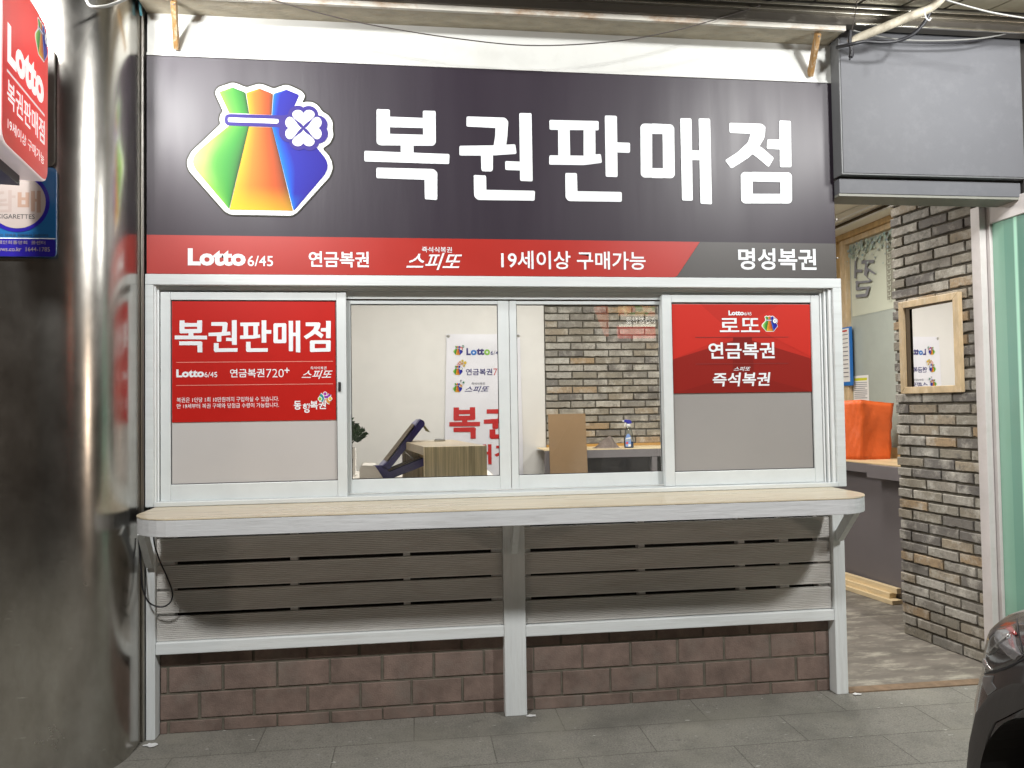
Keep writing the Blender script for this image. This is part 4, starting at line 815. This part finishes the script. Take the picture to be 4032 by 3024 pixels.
b = MB(); extr(b, [(455, 692), (545, 690), (630, 730), (610, 745), (650, 770), (1098, 590), (1098, 680), (700, 838), (555, 840), (490, 745)], YS, YS+.03); b.build('base_arm', 'indigo', tm, bevel=.003)
skew('base_tray', [(650, 768), (1098, 588)], [(612, 738), (1060, 548)], 'screen', .006)
skew('base_rim', [(625, 742), (1075, 560)], [(600, 728), (1050, 540)], 'strip_dark', .005)
b = MB(); extr(b, [(270, 700), (285, 688), (450, 690), (490, 745), (552, 842), (265, 846), (262, 760)], YS-.01, YS+.24); b.build('foot', 'cream_plastic', tm, bevel=.012)
for q in (.05, .18): b = MB(); b.tube([TA1(850, 490, YS+q), TA1(985, 620, YS+q)], .004, 6); b.build('stay', 'steel_trim', tm)
b = MB(); extr(b, [(1100, 165), (1118, 155), (1192, 248), (1140, 236)], YS+.08, YS+.16); b.build('tag', mat('olive_card', (.3, .28, .15), .6), tm)
ph = thing('phone', 'small silver phone lying on top of the oak stand', 'phone', (.17, 1.0, 1.277))
c0 = bZ(1340+1310*.29837, 1630+352*.29837, 1.279)
b = MB(); b.slab(frame((c0.x, c0.y, 1.2775), (1, 0, 0), (0, 1, 0), (0, 0, 1)), rrect(-.034, .034, -.07, .07, .01), 0, .01); b.build('body', 'steel_trim', ph, bevel=.002)
b = MB(); b.slab(frame((c0.x, c0.y, 1.2775), (1, 0, 0), (0, 1, 0), (0, 0, 1)), rrect(-.03, .03, -.064, .064, .006), .0102, .0106); b.build('screen', 'black', ph)
b = MB(); b.slab(frame((c0.x-.075, c0.y+.02, 1.2775), (1, .2, 0), (-.2, 1, 0), (0, 0, 1)), rrect(-.05, .04, -.03, .03, .004), 0, .003); tag(b.build('card', 'cream_plastic'), 'thin pale card beside the phone on the oak stand', 'card')
# plant
YPL = 1.35
def TP(x, y, Y=YPL): return TA1(x, y, Y)
pt = thing('potted_plant', 'dark green leafy plant in tall white printed pot on inner counter', 'plant', (TP(60, 800).x, YPL, 1.05))
p0, p1_ = TP(5, 780), TP(197, 452); 
b = MB(); b.box(p0.x, p1_.x, YPL, YPL+.085, 1.062, p1_.z); b.build('pot', 'ceramic', pt, bevel=.004)
b = MB(); b.box(p0.x-.006, p1_.x+.006, YPL-.008, YPL+.093, 1.0505, 1.0615); b.build('saucer', 'ceramic', pt, bevel=.003)
b = MB(); b.box(p0.x+.008, p1_.x-.008, YPL+.008, YPL+.077, p1_.z-.01, p1_.z+.0015); b.build('soil', 'soil', pt)
bx = [TP(60, 640), TP(160, 570)]
txt('lettering', '마음', (TP(98, 0).x, TP(150, 0).x, TP(0, 588).z, TP(0, 566).z), FA, -YPL+.001, 'print_grey', pt)
txt('lettering', '세정', (TP(70, 0).x, TP(160, 0).x, TP(0, 656).z, TP(0, 600).z), FA, -YPL+.001, 'print_grey', pt, .01)
b = MB(); q0, q1 = TP(140, 752), TP(160, 735); b.flat(FA, [(q0.x, q0.z), (q1.x, q0.z), (q1.x, q1.z), (q0.x, q1.z)], -YPL+.001); b.build('seal_mark', 'print_red', pt)
random.seed(11); b = MB(); st = MB()
root = Vector(((p0.x+p1_.x)/2, YPL+.042, p1_.z))
for tip in (TP(60, 130), TP(130, 130, YPL-.02), TP(300, 250), TP(210, 215, YPL+.06), TP(30, 230, YPL+.08), TP(100, 95, YPL+.05), TP(170, 160), TP(-60, 200, YPL), TP(250, 215, YPL-.05)):
    tip = Vector(tip); tip.y += .04; mid = root.lerp(tip, .5)+Vector((0, random.uniform(-.02, .02), .02)); pth = [root*(1-t)**2+mid*2*t*(1-t)+tip*t*t for t in [k/8 for k in range(9)]]
    st.tube(pth, [.005-.0004*k for k in range(9)], 6)
    for k in range(3, 9):
        for sgn in (-1, 1):
            dv = (pth[k]-pth[k-1]).normalized(); sd = dv.cross(Vector((random.uniform(-.5, .5), -1, random.uniform(-.3, .3)))).normalized()*sgn
            ld = (dv*.7+sd*.8).normalized(); ln = random.uniform(.035, .055); wd = ld.cross(Vector((random.uniform(-.6, .6), -1, .2))).normalized()*.012; a = pth[k]
            b.add([a, a+ld*ln*.4+wd, a+ld*ln, a+ld*ln*.4-wd, a+ld*ln*.45+Vector((0, .004, -.003))], [(0, 1, 4), (1, 2, 4), (2, 3, 4), (3, 0, 4)])
b.build('foliage', 'leaf', pt); st.build('stem', 'leaf', pt, smooth=True)

# hanging banner
bn = thing('hanging_banner', 'white lottery banner with three small logos and red headline on back wall', 'banner', (.63, YB, .6))
FBN = frame((0, YB-.012, 0), (1, 0, 0), (0, 0, 1), (0, -1, 0))
b = MB(); nx, nz = 16, 50; vs = []
for i in range(nz+1):
    v = 2.142-(2.142-.55)*i/nz; xl = .303-.03*min(1, i/nz*1.6); xr = .965+.012*min(1, i/nz*1.6)
    for j in range(nx+1):
        f = j/nx; sag = .012*math.sin(math.pi*f) if i == 0 else 0
        dd = .006*math.sin(math.pi*f)*math.exp(-((i-2.5)/2.0)**2)
        vs.append(FBN(xl+(xr-xl)*f, v-sag*.3, dd))
W_ = nx+1; b.add(vs, [(i*W_+j, (i+1)*W_+j, (i+1)*W_+j+1, i*W_+j+1) for i in range(nz) for j in range(nx)]); b.build('cloth', 'white_paper', bn, smooth=True)
for x in (.318, .95):
    b = MB(); b.lathe([(.004, 0), (.012, 0), (.014, .002), (.012, .004), (.004, .004)], (0, 0, 0), 16); b.v = [tuple(FBN(x+p[0], 2.122+p[1], .001+p[2])) for p in b.v]; b.build('grommet', 'steel_trim', bn)
YBN = YB-.014
def Zk(x0, y0, x1, y1): return box2(1730+x0*.21097, 1290+y0*.21097, 1730+x1*.21097, 1290+y1*.21097, YBN)
def Zk6(x0, y0, x1, y1): return box2(1300+x0*.5125, 1150+y0*.5125, 1300+x1*.5125, 1150+y1*.5125, YBN)
BD = .003
for body, bx, m_, bold, shr in (('L', Zk(503, 382, 585, 515), 'navy', .05, 0), ('o', Zk(585, 415, 697, 516), 'lblue', .05, 0), ('tt', Zk(693, 380, 838, 512), 'navy', .05, 0), ('o', Zk(836, 404, 946, 516), 'green_p', .05, 0), ('6', Zk(955, 432, 1008, 510), 'navy', .01, 0), ('/', Zk(1010, 430, 1045, 515), 'print_grey', 0, 0), ('45', Zk(1046, 435, 1150, 508), 'navy', .01, 0), ('연금복권', Zk(495, 765, 987, 888), 'navy', .014, 0), ('720', Zk(1010, 762, 1240, 888), 'print_red', -.006, 0), ('+', Zk(1245, 750, 1300, 810), 'print_red', .01, 0), ('즉석식복권', Zk(600, 1020, 850, 1068), 'print_grey', .006, 0), ('스피또', Zk(468, 1090, 935, 1205), 'navy', .012, .35)):
    txt('lettering', body, bx, FBN, BD, m_, bn, bold, shr)
word((1, 2), (Zk6(915, 885, 1152, 1128), Zk6(1180, 885, 1420, 1126)), FBN, BD, 'print_red', bn, 7)
word((3, 4, 5), (Zk6(905, 1170, 1070, 1325), Zk6(1088, 1170, 1240, 1325), Zk6(1262, 1172, 1432, 1325)), FBN, BD, 'print_red', bn, 4)
for (x0, y0, x1, y1) in ((250, 335, 445, 518), (245, 705, 437, 890), (240, 1030, 435, 1212)):
    u0, u1, v0, v1 = Zk(x0, y0, x1, y1); emblem('emblem', FBN, u0, v0, v1-v0, BD, bn, outline=False, full=False)
b = MB()
def dk(x, y, r, c, n=12):
    u0, u1, v0, v1 = Zk(x-r, y-r, x+r, y+r); b.flat(FBN, circ((u0+u1)/2, (v0+v1)/2, (v1-v0)/2, n), BD+.004, c)
for x, y, r, c in ((440, 352, 24, (.02, .15, .08)), (440, 352, 13, (.5, .6, .55)), (408, 390, 28, (.6, .08, .1)), (408, 390, 14, (.8, .5, .5)), (430, 622, 23, (.55, .45, .1)), (480, 655, 28, (.65, .45, .05)), (422, 672, 22, (.5, .25, .08)), (385, 643, 18, (.55, .28, .1)), (460, 712, 22, (.6, .45, .1)), (355, 665, 12, (.55, .12, .1)), (380, 690, 12, (.55, .12, .1)), (352, 695, 9, (.6, .15, .15)), (332, 688, 8, (.6, .15, .15))): dk(x, y, r, c)
for x, y, r, c in ((400, 990, 24, (.25, .25, .27)), (450, 1025, 30, (.05, .2, .12)), (403, 1082, 36, (.6, .3, .1))):
    pts = []
    for k in range(10):
        rr = r if k % 2 == 0 else r*.45; a = math.pi/2+k*math.pi/5+.2; u0, u1, v0, v1 = Zk(x, y, x+1, y+1); s = u1-u0; pts.append((u0+rr*s*math.cos(a), v1+rr*s*math.sin(a)))
    b.flat(FBN, pts, BD+.004, c)
b.build('logo_detail', 'print', bn)

# rear counter with board, towel and bottle
rc_ = thing('rear_counter', 'grey fronted counter with pale wood top along the back brick wall', 'counter', (2.1, 2.9, 0))
ZT, YF = 1.11, 2.72
b = MB(); b.box(1.1, 3.25, YF, YB-.02, 1.104, ZT); b.build('top', 'timber', rc_)
b = MB(); b.box(1.1, 3.25, YF, YF+.03, 1.036, 1.1038); b.build('fascia', 'grey_panel', rc_, bevel=.002)
b = MB(); b.box(1.19, 3.25, YB-.045, YB-.021, ZT+.0005, ZT+.024); b.build('upstand', mat('orange_pine_strip', (.45, .25, .06), .5), rc_)
for x in (1.1, 2.03, 3.2):
    b = MB(); b.box(x, x+.045, YF+.002, YF+.05, .006, 1.0355); b.build('leg', 'grey_panel', rc_)
b = MB(); b.box(1.16, 3.25, YB-.2, YB-.18, .006, 1.03); b.build('rear_panel', mat('dark_brown_panel', (.035, .027, .024), .5, coat=.2), rc_)
b = MB(); th_ = R(1.6)
b.obox((1.155, 2.69, .006), (math.cos(th_), 0, math.sin(th_)*.1), (0, 1, 0), (-.02, .02, 1), (0, .322), (-.012, -.003), (0, 1.408)); tag(b.build('fibreboard', 'mdf', bevel=.001), 'plain brown fibreboard sheet leaning against the rear counter', 'board')
tw = thing('towel', 'crumpled taupe towel lying on the rear counter beside spray bottle', 'towel', (1.66, 2.82, ZT))
random.seed(5); b = MB(); nu, nv = 30, 16; vs = []
for j in range(nv+1):
    t = j/nv
    for i in range(nu+1):
        s = i/nu; x = 1.545+.225*s; prof = max(0, math.sin(math.pi*min(1, max(0, (s-.05)/.95))))**1.1*(.55+.6*s)
        h = prof*math.sin(math.pi*min(1, .5*t+.0))**.7*.105 if t < 1 else prof*.1
        h = prof*(1-(2*t-1)**2)**.6*.105*(.9+.1*math.sin(s*4.2-.6)) if 0 < t < 1 else 0
        h *= 1+.1*math.sin(s*9+t*3)+.06*math.sin(s*15-t*4); vs.append((x+.008*math.sin(t*9+s*3), 2.75+.17*t+.008*math.sin(s*17), ZT+.003+max(0, h)))
W_ = nu+1; b.add(vs, [(j*W_+i, j*W_+i+1, (j+1)*W_+i+1, (j+1)*W_+i) for j in range(nv) for i in range(nu)]); o = b.build('cloth', 'towel', tw, smooth=True); md = o.modifiers.new('s', 'SUBSURF'); md.levels = md.render_levels = 1
b = MB(); b.tube([Vector(p)+Vector((0, -.003, .001)) for p in vs[:W_]], .0035, 6); b.build('hem', 'hem', tw, smooth=True)
bt = thing('spray_bottle', 'clear spray bottle with blue trigger head and blue liquid', 'bottle', (1.85, 2.8, ZT))
bc = (1.85, 2.8, ZT+.0006)
prof = [(.038, 0), (.042, .006), (.0425, .06), (.04, .1), (.03, .15), (.02, .175), (.015, .185)]
b = MB(); b.lathe(prof, bc, 28, 1, .65); b.build('body', 'bottle', bt, smooth=True)
b = MB(); b.lathe([(.036, .003), (.04, .008), (.0405, .055)], bc, 28, 1, .62); b.build('liquid', 'blue_liquid', bt, smooth=True)
FBT = frame((1.85-.012, 2.8-.029, ZT), (1, 0, 0), (0, 0, 1), (0, -1, 0))
b = MB(); b.slab(FBT, rpoly([(-.026, .012), (.022, .012), (.024, .08), (.018, .11), (.0, .128), (-.018, .11), (-.027, .08)], .012), 0, .001); b.build('label', 'label_blue', bt)
b = MB(); b.flat(FBT, rrect(-.002, .02, .014, .034, .002), .0012, (.75, .75, .75)); b.flat(FBT, circ(-.012, .045, .012, 14), .0012, (.6, .1, .12)); b.flat(FBT, rpoly([(-.024, .075), (.02, .082), (.02, .094), (-.022, .086)], .002), .0012, (.8, .8, .8)); b.flat(FBT, rpoly([(-.02, .062), (.018, .07), (.018, .074), (-.02, .067)], .001), .0012, (.6, .6, .1)); b.build('label_print', 'print', bt)
b = MB(); b.lathe([(.0155, .184), (.016, .186), (.016, .206), (.014, .208)], bc, 20); b.build('collar', 'whiteplastic', bt, smooth=True)
FH = frame((1.85, 2.8-.012, ZT), (1, 0, 0), (0, 0, 1), (0, -1, 0))
b = MB(); b.slab(FH, rpoly([(-.04, .222), (-.036, .243), (-.02, .246), (.012, .243), (.028, .228), (.022, .209), (-.014, .209), (-.02, .222)], .006), -.024, 0); b.build('sprayer_head', 'bluecap', bt, bevel=.003)
b = MB(); b.slab(FH, [(-.052, .226), (-.052, .242), (-.0405, .242), (-.0405, .226)], -.018, -.004); b.build('nozzle', 'whiteplastic', bt, bevel=.002)
b = MB(); b.slab(FH, rpoly([(-.034, .221), (-.022, .221), (-.027, .2), (-.036, .187), (-.041, .187), (-.036, .202)], .004), -.016, -.005); b.build('trigger', 'whiteplastic', bt, bevel=.001)

# ================================================================== CABLES AND PIPE
def smooth_path(pts, n=8):
    P = [Vector(p) for p in pts]; out = []
    for i in range(len(P)-1):
        p0, p1, p2, p3 = P[max(i-1, 0)], P[i], P[i+1], P[min(i+2, len(P)-1)]
        for k in range(n):
            t = k/n; out.append(.5*((2*p1)+(p2-p0)*t+(2*p0-5*p1+4*p2-p3)*t*t+(3*p1-p0-3*p2+p3)*t**3))
    return out+[P[-1]]
def cable(name, pix, r, mt, label, cat='cable', group=None):
    b = MB(); b.tube(smooth_path([bY(x, y, Y) for x, y, Y in pix]), r, 8); return tag(b.build(name, mt, smooth=True), label, cat, group)
cable('hanging_cable', [(700, -140, -.19), (880, -62, -.19), (1073, 0, -.19), (1300, 62, -.19), (1500, 105, -.19), (1800, 152, -.19), (2090, 179, -.19), (2400, 165, -.19), (2650, 122, -.19), (2900, 52, -.19), (3040, 5, -.19), (3200, -60, -.19)], .0028, 'cable_thin', 'long thin dark cable sagging across the white board')
cd_ = thing('conduit_pipe', 'dusty beige conduit pipe rising from the shelf end to the canopy', 'pipe', (2.2, -.2, 3.3))
b = MB(); b.tube(smooth_path([bY(3345, 170, -.18), bY(3390, 145, -.2), bY(3480, 108, -.25), bY(3590, 62, -.3), bY(3655, 35, -.33), bY(3700, 0, -.36), bY(3730, -40, -.38)]), .0215, 14); b.build('pipe', 'conduit', cd_, smooth=True)
b = MB(); b.tube(smooth_path([bY(3640, 35, -.37), bY(3645, 68, -.37), bY(3658, 80, -.37), bY(3665, 72, -.36)]), .003, 6); b.build('zip_tie', 'whiteplastic', cd_, smooth=True)
cable('power_cable', [(3296, 186, -.1), (3345, 176, -.2), (3400, 164, -.22), (3460, 167, -.23), (3530, 162, -.24), (3590, 138, -.27), (3635, 95, -.3), (3658, 55, -.32), (3675, 10, -.34)], .0085, 'rubber', 'thick black cable looping under the beige conduit pipe')
cable('thin_cable', [(3360, 120, -.17), (3440, 140, -.16), (3560, 157, -.16), (3700, 160, -.16), (3840, 153, -.16), (3930, 140, -.16), (3985, 127, -.16), (4060, 124, -.16)], .004, 'cable_grey', 'upper grey thin cable sagging in front of the blank box', 'cable', 'thin cables in front of the grey box')
cable('thin_cable', [(3390, 146, -.15), (3500, 162, -.15), (3600, 168, -.15), (3760, 168, -.15), (3860, 158, -.15), (3950, 137, -.15), (4060, 128, -.15)], .004, 'rubber', 'lower dark thin cable sagging in front of the blank box', 'cable', 'thin cables in front of the grey box')
cable('thin_cable', [(3725, 0, -.45), (3830, 30, -.45), (3920, 52, -.45), (4060, 75, -.45)], .004, 'cable_grey', 'grey cable crossing below the canopy panels at right', 'cable')
cable('thin_cable', [(3378, -20, -.3), (3366, 60, -.25), (3352, 130, -.2)], .0022, 'cable_thin', 'fine dark cord hanging from the canopy to the shelf end', 'cord')
b = MB(); b.tube(smooth_path([bY(3350, 120, -.2), bY(3346, 160, -.2), bY(3351, 190, -.2), bY(3353, 212, -.2), bY(3345, 236, -.2)]), [.009]*20+[.011]*9+[.004]*4, 6); tag(b.build('tape_strip', 'rubber'), 'frayed black tape strip dangling beside the conduit end', 'tape')
cable('column_cable', [(330, -40, -.6), (352, 20, -.6), (398, 27, -.58), (450, 15, -.5), (520, -15, -.4)], .006, 'cable_grey', 'grey cable drooping across the top of steel column', 'cable')
cable('wall_cable', [(546, -20, -.07), (553, 40, -.06), (556, 62, -.05)], .006, mat('teal_cable_sheath', (.05, .2, .24), .5), 'short teal cable beside the steel trim at upper left', 'cable')
def z4(x, y): return (450+x*.7459, 1850+y*.7459, -.06)
cable('loose_cable', [z4(128, 360), z4(140, 500), z4(150, 620), z4(175, 690), z4(215, 718), z4(262, 722), z4(298, 695), z4(306, 645), z4(280, 570), z4(240, 480), z4(214, 400), z4(208, 350)], .0035, 'rubber', 'black cable looping below the left end of counter')

random.seed(9)
for (x, y, r_, lab) in ((-1.17, -.06, .03, 'white paint splash on paving at foot of the left post'), (.545, -.02, .022, 'white paint splash on paving at foot of the middle post'), (2.205, -.02, .02, 'white paint splash on paving at foot of the right post')):
    b = MB(); b.prism(rpoly([(x+r_*math.cos(a)*random.uniform(.6, 1.5), y+r_*.7*math.sin(a)*random.uniform(.5, 1.3)) for a in [q*.5236 for q in range(12)]], .006), .0045, .0065); tag(b.build('paint_splash', 'whiteplastic'), lab, 'paint splash')

# ================================================================== CAR
cr = thing('parked_car', 'dark grey car nosing in at the right edge of the pavement', 'car', (2.5, -3.4, 0))
ZS = [(.18, .31), (.3, .302), (.36, .29), (.42, .279), (.48, .261), (.54, .252), (.6, .236), (.63, .225), (.655, .213), (.69, .207), (.72, .202), (.75, .194), (.78, .177), (.81, .142), (.84, .086), (.865, .01), (.885, -.1), (.9, -.25)]
def shift(z):
    for (a, sa), (c, s_) in zip(ZS, ZS[1:]):
        if z <= c: return sa+(s_-sa)*(z-a)/(c-a)
    return ZS[-1][1]
def body(t, z, off=0):     # t<0 runs back along the side, 0..1 round the corner, to the nose centre
    a_, b_ = .95, .62; inset = max(0, (z-.8))*.5
    if t < 0: x, y = 1.6, -2.12+t*3.2
    else:
        an = t*math.pi/2; x = 1.6+a_*(1-math.cos(an)**(2/2.6)); y = -2.12+b_*math.sin(an)**(2/2.6)
    y += shift(z)*(1 if t >= 0 else max(0, 1+t*4)); 
    return Vector((x+inset, y, z))
def bodyN(t, z, off):
    p = body(t, z); e = .004; du = body(t+e, z)-body(t-e, z); dz = body(t, z+.01)-body(t, z-.01); n = du.cross(dz)
    if n.length < 1e-9: n = Vector((-1, 0, 0))
    n.normalize()
    if n.x-n.y*.2 > 0 and n.y < .9: n = -n if n.x > 0 else n
    return p+n*off
ts = [-1, -.6, -.3, -.15, -.08, -.04, 0]+[.0005*1.6**k for k in range(9)]+[.05, .07, .09, .11, .13, .15, .18, .22, .27, .33, .4, .5, .6, .7, .8, .9, 1]
zs_ = [.18+.018*k for k in range(41)]; zs_ = [z for z in zs_ if z < .9]+[.9]
b = MB(); vs = [body(t, z) for z in zs_ for t in ts]; n = len(ts); m = len(zs_)
mir = [Vector((5.1-p.x, p.y, p.z)) for p in vs]
b.add(vs, [(i*n+k, i*n+k+1, (i+1)*n+k+1, (i+1)*n+k) for i in range(m-1) for k in range(n-1)])
b.add(mir, [(i*n+k, (i+1)*n+k, (i+1)*n+k+1, i*n+k+1) for i in range(m-1) for k in range(n-1)])
top = vs[-n:]; tm_ = mir[-n:]
b.add(top+tm_, [(k, k+1, n+k+1, n+k) for k in range(n-1)])
cb = b.build('body', 'car', cr, smooth=True)
from mathutils.bvhtree import BVHTree
skin = BVHTree.FromPolygons([Vector(v) for v in b.v], b.f)
wc = Vector((1.6, -1.925, .353)); WR = .30
cut = MB(); cut.tube([(1.3, wc.y, wc.z), (1.95, wc.y, wc.z)], WR, 64); co_ = cut.build('cutter', 'dark')
md = cb.modifiers.new('arch', 'BOOLEAN'); md.operation = 'DIFFERENCE'; md.object = co_; md.solver = 'FAST'
bpy.context.view_layer.update(); nm = bpy.data.meshes.new_from_object(cb.evaluated_get(bpy.context.evaluated_depsgraph_get())); cb.modifiers.clear(); cb.data = nm
bpy.data.objects.remove(co_)
b = MB()
for k in range(30):      # arch liner
    a0, a1 = -.6+k*(math.pi+1.2)/30, -.6+(k+1)*(math.pi+1.2)/30; r_ = WR-.001
    q = [(wc.y+r_*math.cos(a), wc.z+r_*math.sin(a)) for a in (a0, a1)]
    b.add([(1.612, *q[0]), (1.612, *q[1]), (1.98, *q[1]), (1.98, *q[0])], [(0, 1, 2, 3)])
b.add([(1.98, wc.y-.4, 0.02), (1.98, wc.y+.4, 0.02), (1.98, wc.y+.4, .75), (1.98, wc.y-.4, .75)], [(0, 1, 2, 3)]); b.build('arch_liner', 'dark', cr)
def on_skin(pts, off, nm_, mt, parent, th=.0):
    """Lamp and trim pieces: surveyed outline laid on the car's curved skin and standing off it."""
    P = rpoly(pts, 14, 3); cen = (sum(p[0] for p in P)/len(P), sum(p[1] for p in P)/len(P)); N_ = len(P); rings = 8; vs = []
    for r_ in range(rings+1):
        f = r_/rings
        for p in P:
            d = ray(3750+(cen[0]+(p[0]-cen[0])*f)*.376, 2400+(cen[1]+(p[1]-cen[1])*f)*.376).normalized(); h = skin.ray_cast(CAMP, d)
            if h[0] is None: h = skin.find_nearest(CAMP+d*2.5)
            n_ = h[1] if h[1].dot(d) < 0 else -h[1]; vs.append(h[0]+n_*(off if r_ < rings else off*.25))
    q = MB(); q.add(vs, [(r_*N_+i, r_*N_+(i+1) % N_, (r_+1)*N_+(i+1) % N_, (r_+1)*N_+i) for r_ in range(rings) for i in range(N_)])
    return q.build(nm_, mt, parent, smooth=True)
on_skin([(150, 1800), (152, 1659), (178, 1400), (215, 1230), (243, 1090), (300, 1010), (372, 912), (440, 862), (560, 800), (640, 772), (760, 772), (760, 1034), (640, 1048), (540, 1098), (450, 1198), (390, 1328), (330, 1518), (300, 1659), (285, 1800)], .004, 'arch_cladding', 'cladding', cr)
on_skin([(312, 700), (330, 690), (440, 690), (420, 760), (470, 830), (372, 906), (345, 850), (318, 760)], .003, 'bumper_corner', 'bumper', cr)
hl = on_skin([(335, 655), (328, 560), (340, 440), (372, 300), (420, 225), (480, 186), (660, 160), (672, 215), (742, 492), (668, 552), (560, 600), (440, 640)], .004, 'headlight', 'lens_dark', cr)
for pl, o_, n_, m_ in (([(444, 250), (470, 202), (600, 186), (655, 200), (730, 480), (664, 538), (600, 500), (486, 380), (450, 310)], .008, 'reflector', 'lens'), ([(560, 215), (640, 190), (690, 265), (655, 280)], .0105, 'side_reflector', 'lens_red'), ([(340, 560), (345, 500), (360, 520), (385, 580), (440, 640), (410, 645), (365, 610)], .008, 'lens_rim', 'lens_rim'), ([(380, 480), (470, 395), (620, 265), (640, 285), (495, 405), (395, 492)], .0115, 'lens_rib', 'lens_rim')):
    on_skin(pl, o_, n_, m_, hl)
b = MB(); b.tube([(1.74, wc.y, wc.z), (1.93, wc.y, wc.z)], .28, 40); wh = b.build('wheel', 'tyre', cr, bevel=.02)
b = MB(); b.tube([(1.732, wc.y, wc.z), (1.739, wc.y, wc.z)], .18, 32); b.build('rim', 'steel_trim', wh, bevel=.004)
on_skin([(668, 90), (682, 90), (690, 215), (755, 490), (745, 495), (676, 215)], .002, 'panel_gap', 'black_plastic', cr)
on_skin([(330, 668), (440, 652), (560, 612), (668, 562), (760, 510), (762, 522), (670, 578), (560, 630), (440, 668), (332, 684)], .0025, 'panel_gap', 'black_plastic', cr)
b = MB()
for s in (0, 1):
    f = lambda x: x if not s else 5.1-x
    b.add([(f(1.66), -2.9, .9), (f(1.95), -3.5, 1.42), (f(1.95), -5.2, 1.42), (f(1.66), -5.3, .9)], [(0, 1, 2, 3)])
b.add([(1.66, -2.9, .9), (3.44, -2.9, .9), (3.15, -3.5, 1.42), (1.95, -3.5, 1.42)], [(0, 1, 2, 3)]); b.build('window', 'black', cr)
b = MB(); b.add([(1.95, -3.5, 1.421), (3.15, -3.5, 1.421), (3.15, -5.2, 1.421), (1.95, -5.2, 1.421)], [(0, 1, 2, 3)]); b.build('roof', 'car', cr)

# ================================================================== ACROSS THE STREET (only seen in the window glass)
rs = thing('restaurant_sign', 'lit red and cream restaurant sign across the street, seen mirrored in the glass', 'sign', (3.2, -9, 2))
YO = 9.14
FO = frame((0, -9, 0), (1, 0, 0), (0, 0, 1), (0, 1, 0))
def Zo(x, y): p = bY(2300+x*.1537, 1170+y*.1537, YO); return (p.x, p.z)
b = MB(); a_, c_ = Zo(905, 1040), Zo(1850, 720); b.slab(FO, [a_, (c_[0], a_[1]), c_, (a_[0], c_[1])], -.1, 0); b.build('red_panel', mat('lit_red_panel', (.5, .02, .02), .5, emit=3.2, ecol=(1, .06, .05)), rs)
b = MB(); a_, c_ = Zo(905, 755), Zo(1850, 690); b.slab(FO, [a_, (c_[0], a_[1]), c_, (a_[0], c_[1])], .002, .01); b.build('cream_strip', mat('lit_cream_strip', (.8, .75, .6), .5, emit=5, ecol=(1, .93, .75)), rs)
b = MB(); a_, c_ = Zo(905, 690), Zo(1850, 480); b.slab(FO, [a_, (c_[0], a_[1]), c_, (a_[0], c_[1])], -.1, 0); b.build('dark_panel', 'black', rs)
b = MB(); a_, c_ = Zo(930, 470), Zo(1840, 200); random.seed(21)
b.slab(FO, [a_, (c_[0], a_[1]), c_, (a_[0], c_[1])], -.1, 0); b.c = [(.55, .3, .12)]*8
for k in range(50):
    uu, vv, rr = random.uniform(a_[0]+.05, c_[0]-.05), random.uniform(a_[1]+.03, c_[1]-.03), random.uniform(.02, .06)
    b.flat(FO, circ(uu, vv, rr, 9, rr*1.6), .0, random.choice([(.7, .45, .15), (.6, .18, .08), (.2, .3, .06), (.8, .65, .35), (.65, .3, .1)]))
mp_ = mk_print_lit(); mp_.node_tree.nodes['Principled BSDF'].inputs['Emission Strength'].default_value = 4; b.build('food_picture', mp_, rs)
lit_w = mat('lit_sign_lettering', (.8, .8, .75), .5, emit=6, ecol=(1, .97, .9))
FOm = frame((0, -9, 0), (-1, 0, 0), (0, 0, 1), (0, 1, 0)); a_, c_ = Zo(1090, 680), Zo(1880, 510)
txt('lettering', '우곱창전골', (-c_[0], -a_[0], a_[1], c_[1]), FOm, .006, lit_w, rs, .01)
b = MB(); a_, c_ = Zo(290, 1000), Zo(850, 220); um = (a_[0]+c_[0])/2
b.slab(FO, rpoly([(a_[0]+.2, a_[1]), (um+.05, a_[1]), (um+.05, c_[1]), (a_[0], c_[1])], .05), -.1, 0); b.build('side_panel', mat('lit_orange_panel', (.5, .06, .02), .5, emit=1.6, ecol=(1, .16, .06)), rs)
b = MB(); b.box(-14, 16, -9.6, -9.12, 0, 6.5); tag(b.build('opposite_wall', mat('dim_brown_shopfronts', (.04, .031, .025), .8, var=.5, vscale=1.2, stretch=(1, 1, .6))), 'dim brown building wall across the street behind the lit sign', 'wall')
